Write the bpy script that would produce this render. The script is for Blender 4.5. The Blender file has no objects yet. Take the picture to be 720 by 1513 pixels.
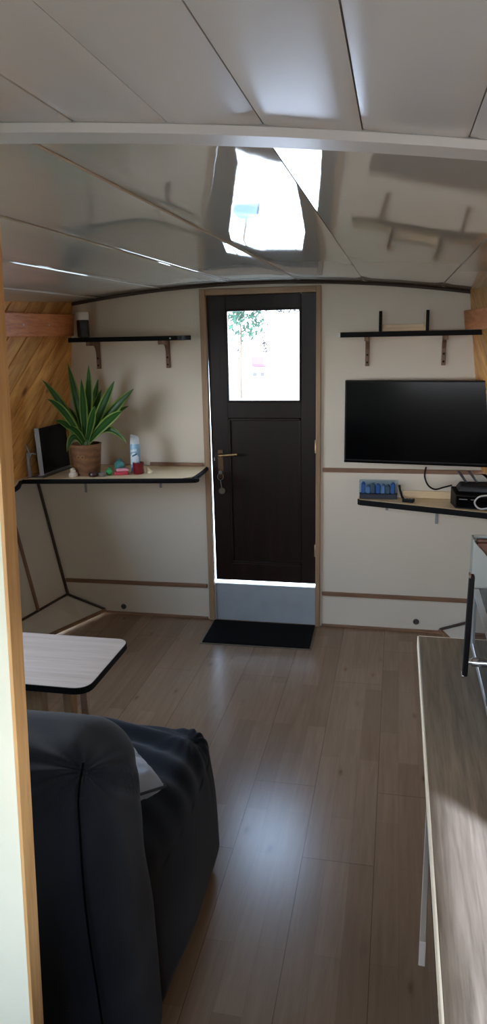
import bpy, bmesh, math, random
from mathutils import Vector, Matrix, noise
random.seed(7)
PI = math.pi
S = bpy.context.scene
COL = S.collection

# ------------------------------------------------------------------ helpers
def link(o):
    COL.objects.link(o); return o

def absloc(o):
    v = Vector((0, 0, 0))
    while o is not None:
        v += o.location; o = o.parent
    return v

def obj(name, bm, mat, parent=None, smooth=False, origin=None):
    """world-space bmesh -> one mesh object with its origin at its own base"""
    vs = [v.co for v in bm.verts]
    if origin is None:
        lo = [min(v[i] for v in vs) for i in range(3)]; hi = [max(v[i] for v in vs) for i in range(3)]
        origin = Vector(((lo[0]+hi[0])/2, (lo[1]+hi[1])/2, lo[2]))
    bmesh.ops.translate(bm, verts=bm.verts, vec=-Vector(origin))
    bmesh.ops.recalc_face_normals(bm, faces=bm.faces)
    me = bpy.data.meshes.new(name); bm.to_mesh(me); bm.free()
    for m in (mat if isinstance(mat, (list, tuple)) else [mat]): me.materials.append(m)
    if smooth:
        for p in me.polygons: p.use_smooth = True
        if smooth != 'all':
            me.set_sharp_from_angle(angle=math.radians(40))
    o = link(bpy.data.objects.new(name, me))
    if parent is not None:
        o.parent = parent
        o.location = Vector(origin) - absloc(parent)
    else:
        o.location = origin
    return o

def tag(o, label, cat, group=None, kind=None):
    o['label'] = label; o['category'] = cat
    if group: o['group'] = group
    if kind: o['kind'] = kind
    return o

def thing(name, label, cat, loc, group=None):
    o = link(bpy.data.objects.new(name, None)); o.empty_display_size = .05
    o.location = loc
    return tag(o, label, cat, group)

def struct(name, bm, mat, smooth=False, parent=None):
    o = obj(name, bm, mat, parent, smooth)
    if parent is None: o['kind'] = 'structure'
    return o

def merge(dst, src):
    me = bpy.data.meshes.new('tmp'); src.to_mesh(me); src.free()
    dst.from_mesh(me); bpy.data.meshes.remove(me)

def BM(): return bmesh.new()

def hexa(bm, c, bev=0, seg=2):
    """c: 8 corners, bottom ring (4) then top ring (4)"""
    b = BM(); v = [b.verts.new(p) for p in c]
    for f in ((3,2,1,0),(4,5,6,7),(0,1,5,4),(1,2,6,5),(2,3,7,6),(3,0,4,7)):
        b.faces.new([v[i] for i in f])
    if bev: bmesh.ops.bevel(b, geom=b.edges[:], offset=bev, segments=seg, affect='EDGES', profile=.5)
    merge(bm, b); return bm

def box(bm, x0, x1, y0, y1, z0, z1, bev=0, seg=2, M=None):
    x0, x1 = sorted((x0, x1)); y0, y1 = sorted((y0, y1)); z0, z1 = sorted((z0, z1))
    c = [(x0,y0,z0),(x1,y0,z0),(x1,y1,z0),(x0,y1,z0),(x0,y0,z1),(x1,y0,z1),(x1,y1,z1),(x0,y1,z1)]
    if M is not None: c = [M @ Vector(p) for p in c]
    return hexa(bm, c, bev, seg)

def prism(bm, poly, z0, z1, bev=0, M=None):
    b = BM(); n = len(poly)
    lo = [b.verts.new((x, y, z0)) for x, y in poly]; hi = [b.verts.new((x, y, z1)) for x, y in poly]
    b.faces.new(lo[::-1]); b.faces.new(hi)
    for i in range(n): b.faces.new((lo[i], lo[(i+1)%n], hi[(i+1)%n], hi[i]))
    if bev: bmesh.ops.bevel(b, geom=b.edges[:], offset=bev, segments=2, affect='EDGES')
    if M is not None: bmesh.ops.transform(b, matrix=M, verts=b.verts)
    merge(bm, b); return bm

def lathe(bm, prof, loc, seg=28, M=None):
    b = BM(); rings = []
    for r, z in prof:
        if r < 1e-6: rings.append([b.verts.new((0, 0, z))])
        else: rings.append([b.verts.new((r*math.cos(2*PI*i/seg), r*math.sin(2*PI*i/seg), z)) for i in range(seg)])
    for a, c in zip(rings, rings[1:]):
        for i in range(seg):
            j = (i+1) % seg
            if len(a) == 1 and len(c) == 1: continue
            if len(a) == 1: b.faces.new((a[0], c[j], c[i]))
            elif len(c) == 1: b.faces.new((a[i], a[j], c[0]))
            else: b.faces.new((a[i], a[j], c[j], c[i]))
    if len(rings[0]) > 1: b.faces.new(rings[0][::-1])
    if len(rings[-1]) > 1: b.faces.new(rings[-1])
    if M is not None: bmesh.ops.transform(b, matrix=M, verts=b.verts)
    bmesh.ops.translate(b, verts=b.verts, vec=Vector(loc))
    merge(bm, b); return bm

def smoothpts(pts, n=8):
    P = [Vector(p) for p in pts]; out = []
    for i in range(len(P)-1):
        p0 = P[max(i-1,0)]; p1 = P[i]; p2 = P[i+1]; p3 = P[min(i+2,len(P)-1)]
        for k in range(n):
            t = k/n
            out.append(.5*((2*p1)+(p2-p0)*t+(2*p0-5*p1+4*p2-p3)*t*t+(3*p1-p0-3*p2+p3)*t**3))
    out.append(P[-1]); return out

def tube(bm, pts, r, seg=8, closed=False):
    b = BM(); rings = []; n = len(pts); P = [Vector(p) for p in pts]
    up = Vector((0.13, 0.21, 1)).normalized()
    for i, p in enumerate(P):
        if closed: t = P[(i+1)%n]-P[i-1]
        else: t = P[min(i+1,n-1)]-P[max(i-1,0)]
        t.normalize(); a = t.cross(up)
        if a.length < .05: a = t.cross(Vector((1, 0, 0)))
        a.normalize(); c = a.cross(t).normalized()
        rr = r[i] if isinstance(r, (list, tuple)) else r
        rings.append([b.verts.new(p + rr*(math.cos(2*PI*k/seg)*a + math.sin(2*PI*k/seg)*c)) for k in range(seg)])
    m = n if closed else n-1
    for i in range(m):
        A = rings[i]; B = rings[(i+1) % n]
        for k in range(seg): b.faces.new((A[k], A[(k+1)%seg], B[(k+1)%seg], B[k]))
    if not closed: b.faces.new(rings[0][::-1]); b.faces.new(rings[-1])
    merge(bm, b); return bm

def rbox(bm, x0, x1, y0, y1, z0, z1, r, n=40, deform=None):
    """a soft box: rounded cube surface on a fine grid, then a deform function"""
    b = BM(); c = Vector(((x0+x1)/2, (y0+y1)/2, (z0+z1)/2)); h = Vector(((x1-x0)/2, (y1-y0)/2, (z1-z0)/2))
    rr = r if isinstance(r, (list, tuple)) else (r, r, r)
    def put(p):
        q = Vector([max(-(h[i]-rr[i]), min(h[i]-rr[i], p[i])) for i in range(3)])
        d = Vector([(p[i]-q[i])/rr[i] for i in range(3)])
        L = d.length
        if L > 1e-9: d = d/L*max(abs(d[0]), abs(d[1]), abs(d[2]))
        return c + q + Vector([d[i]*rr[i] for i in range(3)])
    for ax in range(3):
        u, v = (ax+1) % 3, (ax+2) % 3
        for s in (-1, 1):
            g = []
            for i in range(n+1):
                row = []
                for j in range(n+1):
                    p = Vector((0, 0, 0)); p[ax] = s*h[ax]
                    p[u] = h[u]*math.sin((i/n-.5)*PI*.98)/math.sin(.49*PI); p[v] = h[v]*math.sin((j/n-.5)*PI*.98)/math.sin(.49*PI)
                    row.append(b.verts.new(put(p)))
                g.append(row)
            for i in range(n):
                for j in range(n):
                    f = (g[i][j], g[i+1][j], g[i+1][j+1], g[i][j+1])
                    b.faces.new(f if s > 0 else f[::-1])
    bmesh.ops.remove_doubles(b, verts=b.verts, dist=1e-4)
    if deform:
        for v in b.verts: v.co = deform(v.co.copy())
    merge(bm, b); return bm

def dup(o, loc, label=None, name=None):
    c = o.copy(); COL.objects.link(c); c.location = loc
    if label: c['label'] = label
    for ch in o.children:
        d = ch.copy(); COL.objects.link(d); d.parent = c
        for g in ch.children:
            e = g.copy(); COL.objects.link(e); e.parent = d
    return c

# ------------------------------------------------------------------ materials
def nodes(name):
    m = bpy.data.materials.new(name); m.use_nodes = True
    nt = m.node_tree; b = nt.nodes['Principled BSDF']
    return m, nt, b

def rgb(h):
    h = h.lstrip('#'); v = [int(h[i:i+2], 16)/255 for i in (0, 2, 4)]
    return tuple(c/12.92 if c <= .04045 else ((c+.055)/1.055)**2.4 for c in v) + (1,)

def N(nt, t, **kw):
    n = nt.nodes.new(t)
    for k, v in kw.items():
        if k in n.inputs.keys(): n.inputs[k].default_value = v
        else: setattr(n, k, v)
    return n

def ramp(nt, fac, stops):
    r = nt.nodes.new('ShaderNodeValToRGB')
    while len(r.color_ramp.elements) < len(stops): r.color_ramp.elements.new(.5)
    for e, (p, c) in zip(r.color_ramp.elements, stops): e.position = p; e.color = c
    nt.links.new(fac, r.inputs[0]); return r

def coords(nt, scale=(1, 1, 1), rot=(0, 0, 0), world=False, shift=(0, 0, 0)):
    if world:
        t = nt.nodes.new('ShaderNodeNewGeometry'); out = t.outputs['Position']
    else:
        t = nt.nodes.new('ShaderNodeTexCoord'); out = t.outputs['Object']
    for sc_, ro, lo in (((1, 1, 1), rot, (0, 0, 0)), (scale, (0, 0, 0), shift)):
        mp = nt.nodes.new('ShaderNodeMapping'); mp.inputs['Scale'].default_value = sc_; mp.inputs['Rotation'].default_value = ro; mp.inputs['Location'].default_value = lo
        nt.links.new(out, mp.inputs[0]); out = mp.outputs[0]
    return out

def plain(name, col, rough=.5, metal=0, var=.06, nscale=12, bump=0, bscale=200, spec=.5, coat=0):
    m, nt, b = nodes(name); c = rgb(col)
    b.inputs['Roughness'].default_value = rough; b.inputs['Metallic'].default_value = metal
    b.inputs['Specular IOR Level'].default_value = spec; b.inputs['Coat Weight'].default_value = coat
    v = coords(nt)
    n = N(nt, 'ShaderNodeTexNoise', Scale=nscale, Detail=4); nt.links.new(v, n.inputs['Vector'])
    lo = tuple(x*(1-var) for x in c[:3])+(1,); hi = tuple(min(1, x*(1+var)) for x in c[:3])+(1,)
    r = ramp(nt, n.outputs['Fac'], [(.3, lo), (.7, hi)])
    nt.links.new(r.outputs[0], b.inputs['Base Color'])
    if bump:
        n2 = N(nt, 'ShaderNodeTexNoise', Scale=bscale, Detail=3); nt.links.new(v, n2.inputs['Vector'])
        bp = N(nt, 'ShaderNodeBump', Strength=bump, Distance=.002); nt.links.new(n2.outputs['Fac'], bp.inputs['Height'])
        nt.links.new(bp.outputs[0], b.inputs['Normal'])
    return m

def wood(name, dark, light, axis='Y', rough=.45, scale=1.0, knots=False, island=0, rot=(0, 0, 0), spec=.5, contrast=1):
    """stretched grain along one axis"""
    m, nt, b = nodes(name)
    st = {'X': (1.2, 22, 22), 'Y': (22, 1.2, 22), 'Z': (22, 22, 1.2)}[axis]
    v0 = coords(nt, tuple(s*scale for s in st), rot)
    if island:
        g = nt.nodes.new('ShaderNodeNewGeometry')
        mul = N(nt, 'ShaderNodeVectorMath', operation='SCALE'); mul.inputs[0].default_value = (37, 11, 23)
        nt.links.new(g.outputs['Random Per Island'], mul.inputs['Scale'])
        ad = N(nt, 'ShaderNodeVectorMath', operation='ADD'); nt.links.new(v0, ad.inputs[0]); nt.links.new(mul.outputs[0], ad.inputs[1]); v0 = ad.outputs[0]
    n = N(nt, 'ShaderNodeTexNoise', Scale=1.6, Detail=6, Roughness=.6, Distortion=.6); nt.links.new(v0, n.inputs['Vector'])
    n2 = N(nt, 'ShaderNodeTexNoise', Scale=7, Detail=3); nt.links.new(v0, n2.inputs['Vector'])
    mx = N(nt, 'ShaderNodeMath', operation='MULTIPLY_ADD'); mx.inputs[1].default_value = .35
    nt.links.new(n2.outputs['Fac'], mx.inputs[0]); nt.links.new(n.outputs['Fac'], mx.inputs[2])
    a = rgb(dark); c = rgb(light); md = tuple((p+q)/2 for p, q in zip(a, c))
    r = ramp(nt, mx.outputs[0], [(.67-.2*contrast if contrast < 1.5 else .42, a), (.66, md), (.67+.2, c)])
    out = r.outputs[0]
    if island:
        hsv = N(nt, 'ShaderNodeHueSaturation'); mr = N(nt, 'ShaderNodeMapRange'); mr.inputs['To Min'].default_value = 1-island; mr.inputs['To Max'].default_value = 1+island
        nt.links.new(g.outputs['Random Per Island'], mr.inputs['Value']); nt.links.new(mr.outputs[0], hsv.inputs['Value']); nt.links.new(out, hsv.inputs['Color']); out = hsv.outputs[0]
    if knots:
        vk = coords(nt, tuple(x*.35 for x in {'X': (2.2, 5, 5), 'Y': (5, 2.2, 5), 'Z': (5, 5, 2.2)}[axis]), rot)
        vo = N(nt, 'ShaderNodeTexVoronoi', Scale=3.2); nt.links.new(vk, vo.inputs['Vector'])
        kr = ramp(nt, vo.outputs['Distance'], [(.05, (.25, .13, .07, 1)), (.13, (1, 1, 1, 1))])
        mm = N(nt, 'ShaderNodeMix', data_type='RGBA', blend_type='MULTIPLY'); mm.inputs[0].default_value = .9
        nt.links.new(out, mm.inputs[6]); nt.links.new(kr.outputs[0], mm.inputs[7]); out = mm.outputs[2]
    nt.links.new(out, b.inputs['Base Color'])
    b.inputs['Roughness'].default_value = rough; b.inputs['Specular IOR Level'].default_value = spec
    bp = N(nt, 'ShaderNodeBump', Strength=.12, Distance=.001); nt.links.new(mx.outputs[0], bp.inputs['Height']); nt.links.new(bp.outputs[0], b.inputs['Normal'])
    return m

def floor_mat():
    m, nt, b = nodes('oak_laminate')
    # three strips per board, boards 0.19 m wide running along Y
    v = coords(nt, (1, 1, 1), (0, 0, PI/2), world=True, shift=(2.063, .0265, 0))
    def brick(w, h, off, mortar, c1, c2):
        k = nt.nodes.new('ShaderNodeTexBrick'); k.offset = off; k.offset_frequency = 2
        k.inputs['Scale'].default_value = 1; k.inputs['Brick Width'].default_value = w; k.inputs['Row Height'].default_value = h
        k.inputs['Mortar Size'].default_value = mortar; k.inputs['Mortar Smooth'].default_value = .2; k.inputs['Bias'].default_value = 0
        k.inputs['Color1'].default_value = c1; k.inputs['Color2'].default_value = c2; k.inputs['Mortar'].default_value = (.5, .5, .5, 1)
        nt.links.new(v, k.inputs['Vector']); return k
    strip = brick(.61, .237/3, .37, .0004, rgb('#856a52'), rgb('#947860')); strip.inputs['Mortar'].default_value = rgb('#71594a')
    board = brick(1.28, .237, .31, .0014, (1, 1, 1, 1), (.92, .93, .94, 1)); board.inputs['Mortar'].default_value = (.52, .48, .44, 1)
    g = coords(nt, (34, 2.2, 1), world=True)
    n = N(nt, 'ShaderNodeTexNoise', Scale=1.5, Detail=7, Roughness=.62, Distortion=.7); nt.links.new(g, n.inputs['Vector'])
    gr = ramp(nt, n.outputs['Fac'], [(.3, (.84, .82, .80, 1)), (.62, (1.0, 1.0, 1.0, 1)), (.8, (1.1, 1.1, 1.1, 1))])
    kn = coords(nt, (9, 3.6, 1), world=True)
    vo = N(nt, 'ShaderNodeTexVoronoi', Scale=1.0); nt.links.new(kn, vo.inputs['Vector'])
    kr = ramp(nt, vo.outputs['Distance'], [(.02, (.45, .38, .32, 1)), (.09, (.9, .88, .86, 1)), (.16, (1, 1, 1, 1))])
    cur = strip.outputs['Color']
    for o, f in ((board.outputs['Color'], 1), (gr.outputs[0], 1), (kr.outputs[0], .85)):
        mm = N(nt, 'ShaderNodeMix', data_type='RGBA', blend_type='MULTIPLY'); mm.inputs[0].default_value = f
        nt.links.new(cur, mm.inputs[6]); nt.links.new(o, mm.inputs[7]); cur = mm.outputs[2]
    nt.links.new(cur, b.inputs['Base Color'])
    b.inputs['Roughness'].default_value = .25; b.inputs['Specular IOR Level'].default_value = .48
    bp = N(nt, 'ShaderNodeBump', Strength=.35, Distance=.0015); bp.invert = True
    nt.links.new(board.outputs['Fac'], bp.inputs['Height']); nt.links.new(bp.outputs[0], b.inputs['Normal'])
    return m

def ceiling_mat(name, col, rough, wav):
    m, nt, b = nodes(name); b.inputs['Base Color'].default_value = rgb(col); b.inputs['IOR'].default_value = 1.55
    v = coords(nt, (30, 1.2, 1), world=True)
    n = N(nt, 'ShaderNodeTexNoise', Scale=1.0, Detail=3); nt.links.new(v, n.inputs['Vector'])
    v2 = coords(nt, (5, 5, 5), world=True)
    n2 = N(nt, 'ShaderNodeTexNoise', Scale=1.0, Detail=2); nt.links.new(v2, n2.inputs['Vector'])
    ad = N(nt, 'ShaderNodeMath', operation='MULTIPLY_ADD'); ad.inputs[1].default_value = .25
    nt.links.new(n.outputs['Fac'], ad.inputs[0]); nt.links.new(n2.outputs['Fac'], ad.inputs[2])
    bp = N(nt, 'ShaderNodeBump', Strength=wav, Distance=.004); nt.links.new(ad.outputs[0], bp.inputs['Height'])
    nt.links.new(bp.outputs[0], b.inputs['Normal']); b.inputs['Roughness'].default_value = rough
    return m

def glass_mat(name, tint=(1, 1, 1, 1), gl=.06):
    m = bpy.data.materials.new(name); m.use_nodes = True; nt = m.node_tree; nt.nodes.clear()
    o = nt.nodes.new('ShaderNodeOutputMaterial'); t = N(nt, 'ShaderNodeBsdfTransparent', Color=tint); g = N(nt, 'ShaderNodeBsdfGlossy', Roughness=.02)
    f = N(nt, 'ShaderNodeFresnel', IOR=1.45); mx = nt.nodes.new('ShaderNodeMixShader')
    gg = nt.nodes.new('ShaderNodeNewGeometry'); iv = N(nt, 'ShaderNodeMath', operation='SUBTRACT'); iv.inputs[0].default_value = 1; nt.links.new(gg.outputs['Backfacing'], iv.inputs[1]); mu = N(nt, 'ShaderNodeMath', operation='MULTIPLY'); nt.links.new(f.outputs[0], mu.inputs[0]); nt.links.new(iv.outputs[0], mu.inputs[1]); nt.links.new(mu.outputs[0], mx.inputs[0]); nt.links.new(t.outputs[0], mx.inputs[1]); nt.links.new(g.outputs[0], mx.inputs[2]); nt.links.new(mx.outputs[0], o.inputs[0])
    return m

def leaf_mat():
    m, nt, b = nodes('striped_leaf')
    t = nt.nodes.new('ShaderNodeUVMap'); sp = nt.nodes.new('ShaderNodeSeparateXYZ'); nt.links.new(t.outputs[0], sp.inputs[0])
    a = N(nt, 'ShaderNodeMath', operation='SUBTRACT'); a.inputs[1].default_value = .5; nt.links.new(sp.outputs[0], a.inputs[0])
    ab = N(nt, 'ShaderNodeMath', operation='ABSOLUTE'); nt.links.new(a.outputs[0], ab.inputs[0])
    r = ramp(nt, ab.outputs[0], [(.0, rgb('#3f7a33')), (.20, rgb('#2b5c2a')), (.30, rgb('#2b5c2a')), (.38, rgb('#a9c46a')), (.5, rgb('#8fb65a'))])
    nt.links.new(r.outputs[0], b.inputs['Base Color']); b.inputs['Roughness'].default_value = .4
    return m

def fabric_mat(name, col, rough=.9, sheen=.3, bscale=420, bump=.25):
    m = plain(name, col, rough, var=.12, nscale=7, bump=bump, bscale=bscale, spec=.2)
    b = m.node_tree.nodes['Principled BSDF']; b.inputs['Sheen Weight'].default_value = sheen; b.inputs['Sheen Roughness'].default_value = .5
    return m

def basket_mat():
    m, nt, b = nodes('woven_brown')
    v = coords(nt, (1, 1, 1)); w = N(nt, 'ShaderNodeTexWave', Scale=9, Distortion=6, Detail=2); w.bands_direction = 'Z'
    nt.links.new(v, w.inputs['Vector'])
    n = N(nt, 'ShaderNodeTexNoise', Scale=60, Detail=3); nt.links.new(v, n.inputs['Vector'])
    mu = N(nt, 'ShaderNodeMath', operation='MULTIPLY'); nt.links.new(w.outputs['Fac'], mu.inputs[0]); nt.links.new(n.outputs['Fac'], mu.inputs[1])
    r = ramp(nt, mu.outputs[0], [(.0, rgb('#6f4d32')), (.45, rgb('#80593a')), (.8, rgb('#8f6a48'))])
    nt.links.new(r.outputs[0], b.inputs['Base Color']); b.inputs['Roughness'].default_value = .7
    bp = N(nt, 'ShaderNodeBump', Strength=.25, Distance=.002); nt.links.new(mu.outputs[0], bp.inputs['Height']); nt.links.new(bp.outputs[0], b.inputs['Normal'])
    return m

def foliage_mat(name, c1, c2):
    m, nt, b = nodes(name); g = nt.nodes.new('ShaderNodeNewGeometry')
    r = ramp(nt, g.outputs['Random Per Island'], [(0, rgb(c1)), (1, rgb(c2))]); nt.links.new(r.outputs[0], b.inputs['Base Color'])
    b.inputs['Roughness'].default_value = .6; return m

M_wall = plain('cream_panel', '#d3c9b8', .42, var=.02, nscale=3, bump=.05, bscale=60)
M_hull = plain('white_hull_panel', '#cfc8bb', .5, var=.02, nscale=3)
M_trim = wood('brown_trim', '#6b4a35', '#8e6a4e', 'X', .5)
M_trimZ = wood('brown_trim_upright', '#6b4a35', '#8e6a4e', 'Z', .5)
M_frame = wood('door_frame_wood', '#80654c', '#a58767', 'Z', .5)
M_frameX = wood('door_frame_wood_cross', '#80654c', '#a58767', 'X', .5)
M_dark = plain('dark_edge', '#3a2a20', .55)
M_black = plain('black_edge_band', '#0a0a0b', .6, spec=.15)
M_pine = wood('varnished_pine', '#9a6a34', '#d19d55', 'X', .38, 1.0, knots=True, island=.22, rot=(0, 0, 0))
M_beam = wood('red_brown_beam', '#a85f35', '#d58a56', 'Y', .35)
M_door = wood('dark_door_wood', '#140b09', '#23140f', 'Z', .38, spec=.25)
M_step = plain('grey_step_panel', '#9ba1a6', .4)
M_floor = floor_mat()
M_ceil = ceiling_mat('glossy_white_ceiling', '#cbc9c2', .035, .10)
M_ceil2 = ceiling_mat('satin_white_ceiling', '#cfd0ce', .22, .05)
M_white = plain('white_plastic', '#d9d9d6', .35, var=.02)
M_table = wood('pale_pine_laminate', '#a8917f', '#bfaa9a', 'X', .35, contrast=1.2)
M_shelf = wood('pale_shelf_board', '#d8bd93', '#ecd6b0', 'X', .4)
M_counter = wood('grey_oak_counter', '#5c5142', '#857866', 'Y', .45, 1.6)
M_pbrown = wood('bracket_wood', '#5c4030', '#8a6a50', 'Z', .5)
M_sofa = fabric_mat('navy_black_cotton', '#080b13', .9, .08)
M_cush = fabric_mat('grey_pillow_cloth', '#8e949c', .85, .3, 160, .5)
M_mat = fabric_mat('black_doormat_pile', '#070607', .95, .0, 300, .8)
M_glass = glass_mat('window_glass')
M_blackgl = plain('black_gloss_screen', '#040405', .16, var=0, spec=.12)
M_blackpl = plain('black_plastic', '#0b0b0d', .5, spec=.2)
M_brass = plain('aged_brass', '#a98d6a', .35, 1)
M_steel = plain('brushed_steel', '#b9bcbf', .3, 1, var=.05)
M_steelp = plain('grey_steel_panel', '#8f9491', .38, .6)
M_chrome = plain('chrome', '#d8dade', .1, 1, var=0)
M_grey = plain('grey_plastic', '#8b8d90', .4)
M_leaf = leaf_mat()
M_basket = basket_mat()
M_soil = plain('dark_soil', '#22170f', .95, bump=.8, bscale=90)
M_part = plain('cream_partition', '#dde0cc', .5, var=.02)
M_edge = wood('partition_edge_oak', '#b58a55', '#d7b07a', 'Z', .5)
M_cab = plain('grey_white_cabinet', '#857f78', .45, var=.03)
M_ovengl = plain('dark_oven_glass', '#0b1114', .06, var=0, spec=.8)
M_pan = plain('brown_baked_tray', '#5c3a28', .5)

# ------------------------------------------------------------------ camera (solved from the photograph's vanishing points)
F_PX, YAW, PITCH, ROLL, EYE = 1066.617, .2103, .2412, -.0209, 1.7053
cy, sy, cp, sp = math.cos(YAW), math.sin(YAW), math.cos(PITCH), math.sin(PITCH)
fwd = Vector((-sy*cp, cy*cp, -sp)); rt = Vector((cy, sy, 0)); up = rt.cross(fwd)
r2 = math.cos(ROLL)*rt + math.sin(ROLL)*up; u2 = -math.sin(ROLL)*rt + math.cos(ROLL)*up
cam = bpy.data.cameras.new('camera'); co = link(bpy.data.objects.new('camera', cam))
co.matrix_world = Matrix(((r2.x, u2.x, -fwd.x, 0), (r2.y, u2.y, -fwd.y, 0), (r2.z, u2.z, -fwd.z, EYE), (0, 0, 0, 1)))
cam.sensor_fit = 'VERTICAL'; cam.sensor_height = 24; cam.lens = F_PX/1513*24; cam.clip_start = .02; cam.clip_end = 300
S.camera = co

# ------------------------------------------------------------------ room shell
D = 4.044                      # far bulkhead
XC = -.745                     # centreline of the boat
REAR = -1.6
def zc(x): return 1.985 - .068*(x-XC)**2            # arched ceiling
# half widths of the hull, as seen at the bulkhead and widening towards the camera
def low(z, y):                                      # lower hull side (half width)
    y = max(y, 2.6); return 1.285 + .19*(z-.11) + .17*(D-y)
def chine(y):                                       # foot of the sloping chine panel
    y = max(y, 2.6); return 1.03 + .40*(D-y) if y > 3.3 else 1.03 + .40*(D-3.3) + .25*(3.3-y)
def upw(z, y):                                      # upper timber wall, leaning in
    y = max(y, 2.6); return 1.098 + .115*(1.908-z) + .135*(D-y)

bm = BM(); box(bm, -2.9, 1.4, REAR-.1, D+.06, -.06, 0); struct('floor', bm, M_floor)

# bulkhead (wall_back) as a ring around the door opening
bm = BM()
def arch_piece(x0, x1, z0, n=10, ys=(D, D+.05)):
    b = BM(); ring = []
    xs = [x0+(x1-x0)*i/n for i in range(n+1)]
    pts = [(x0, z0), (x1, z0)] + [(x, zc(x)+.06) for x in reversed(xs)]
    A = [b.verts.new((x, ys[0], z)) for x, z in pts]; B = [b.verts.new((x, ys[1], z)) for x, z in pts]
    b.faces.new(A); b.faces.new(B[::-1]); k = len(pts)
    for i in range(k): b.faces.new((A[i], B[i], B[(i+1)%k], A[(i+1)%k]))
    merge(bm, b)
DX0, DX1, DZ1 = -1.052, -.436, 1.915
arch_piece(-2.55, DX0-.012, 0); arch_piece(DX0-.012, DX1+.012, DZ1+.01); arch_piece(DX1+.012, 1.1, 0)
struct('wall_back', bm, M_wall)

# arch moulding under the ceiling
bm = BM()
pts = [(x, D-.008, zc(x)-.008) for x in [-1.85+2.21*i/40 for i in range(41)]]
tube(bm, pts, .010, 6); struct('trim_1', bm, M_dark, True)

def rail(name, x0, x1, z, h, t=.014, mat=M_trim, z1=None):
    z1 = z if z1 is None else z1; b = BM()
    hexa(b, [(x0, D-t, z), (x1, D-t, z1), (x1, D, z1), (x0, D, z), (x0, D-t, z+h), (x1, D-t, z1+h), (x1, D, z1+h), (x0, D, z+h)], .003)
    return struct(name, b, mat)
rail('trim_2', -2.03, -1.098, .196, .024, z1=.206)
rail('trim_3', -.398, .56, .196, .024)
rail('trim_4', -2.15, -1.098, .935, .024)
rail('trim_5', -.398, .60, .938, .024)
rail('baseboard_left', -1.80, -1.098, 0, .016, .012)
rail('baseboard_right', -.398, .31, 0, .016, .012)

# side walls ---------------------------------------------------------------
YS = [REAR, 0, .9, 1.6, 2.6, 3.0, 3.3, 3.6, 3.85, D+.02]
def sheet(fa, fb, ys, sgn, t=.02):
    """ruled panel between two edge functions y->(half,z), thickened outwards"""
    b = BM(); R = []
    for y in ys:
        (ha, za), (hb, zb) = fa(y), fb(y)
        R.append([b.verts.new((XC+sgn*ha, y, za)), b.verts.new((XC+sgn*hb, y, zb)),
                  b.verts.new((XC+sgn*(hb+t), y, zb)), b.verts.new((XC+sgn*(ha+t), y, za))])
    for p, q in zip(R, R[1:]):
        for i in range(4): b.faces.new((p[i], q[i], q[(i+1)%4], p[(i+1)%4]))
    b.faces.new(R[0]); b.faces.new(R[-1][::-1]); return b
for sgn, side in ((-1, 'left'), (1, 'right')):
    b = sheet(lambda y: (low(.11, y), .11), lambda y: (low(.945, y), .945), YS, sgn)
    struct('wall_%s' % side, b, M_hull)
    b = sheet(lambda y: (chine(y), .022), lambda y: (low(.11, y), .11), YS, sgn, .03)
    struct('wall_%s_chine' % side, b, M_hull)
    # gunwale deck between the lower hull side and the timber wall
    b = sheet(lambda y: (upw(.95, y)-.005, .945), lambda y: (low(.945, y)+.02, .945), YS, sgn, 0.0)
    bmesh.ops.solidify(b, geom=b.faces[:], thickness=.012)
    struct('wall_%s_gunwale' % side, b, M_hull)

def edge_strip(name, pts, w, mat=M_dark):
    b = BM(); tube(b, pts, w, 6); return struct(name, b, mat, True)
k = 6
for sgn in (-1, 1):
    ys = [D-.01, 3.85, 3.6, 3.3, 3.0, 2.6]
    edge_strip('trim_%d' % k, [(XC+sgn*(low(z, D)-.006), D-.008, z) for z in (.11, .4, .7, .93)], .010); k += 1
    edge_strip('trim_%d' % k, [(XC+sgn*(low(.11, y)-.004), y, .112) for y in ys], .008); k += 1
    edge_strip('trim_%d' % k, [(XC+sgn*(chine(y)-.004), y, .02) for y in ys], .011, M_trim); k += 1
    edge_strip('trim_%d' % k, [(XC+sgn*(1.28-.25*t), D-.012, .115-.088*t) for t in (0, .5, 1)], .008); k += 1
# batten over a seam of the left hull side
edge_strip('trim_%d' % k, [(XC-low(z, 3.74)+.006, 3.74-.0*(z-.1), z) for z in (.115, .35, .6, .93)], .012, M_trimZ); k += 1

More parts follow.
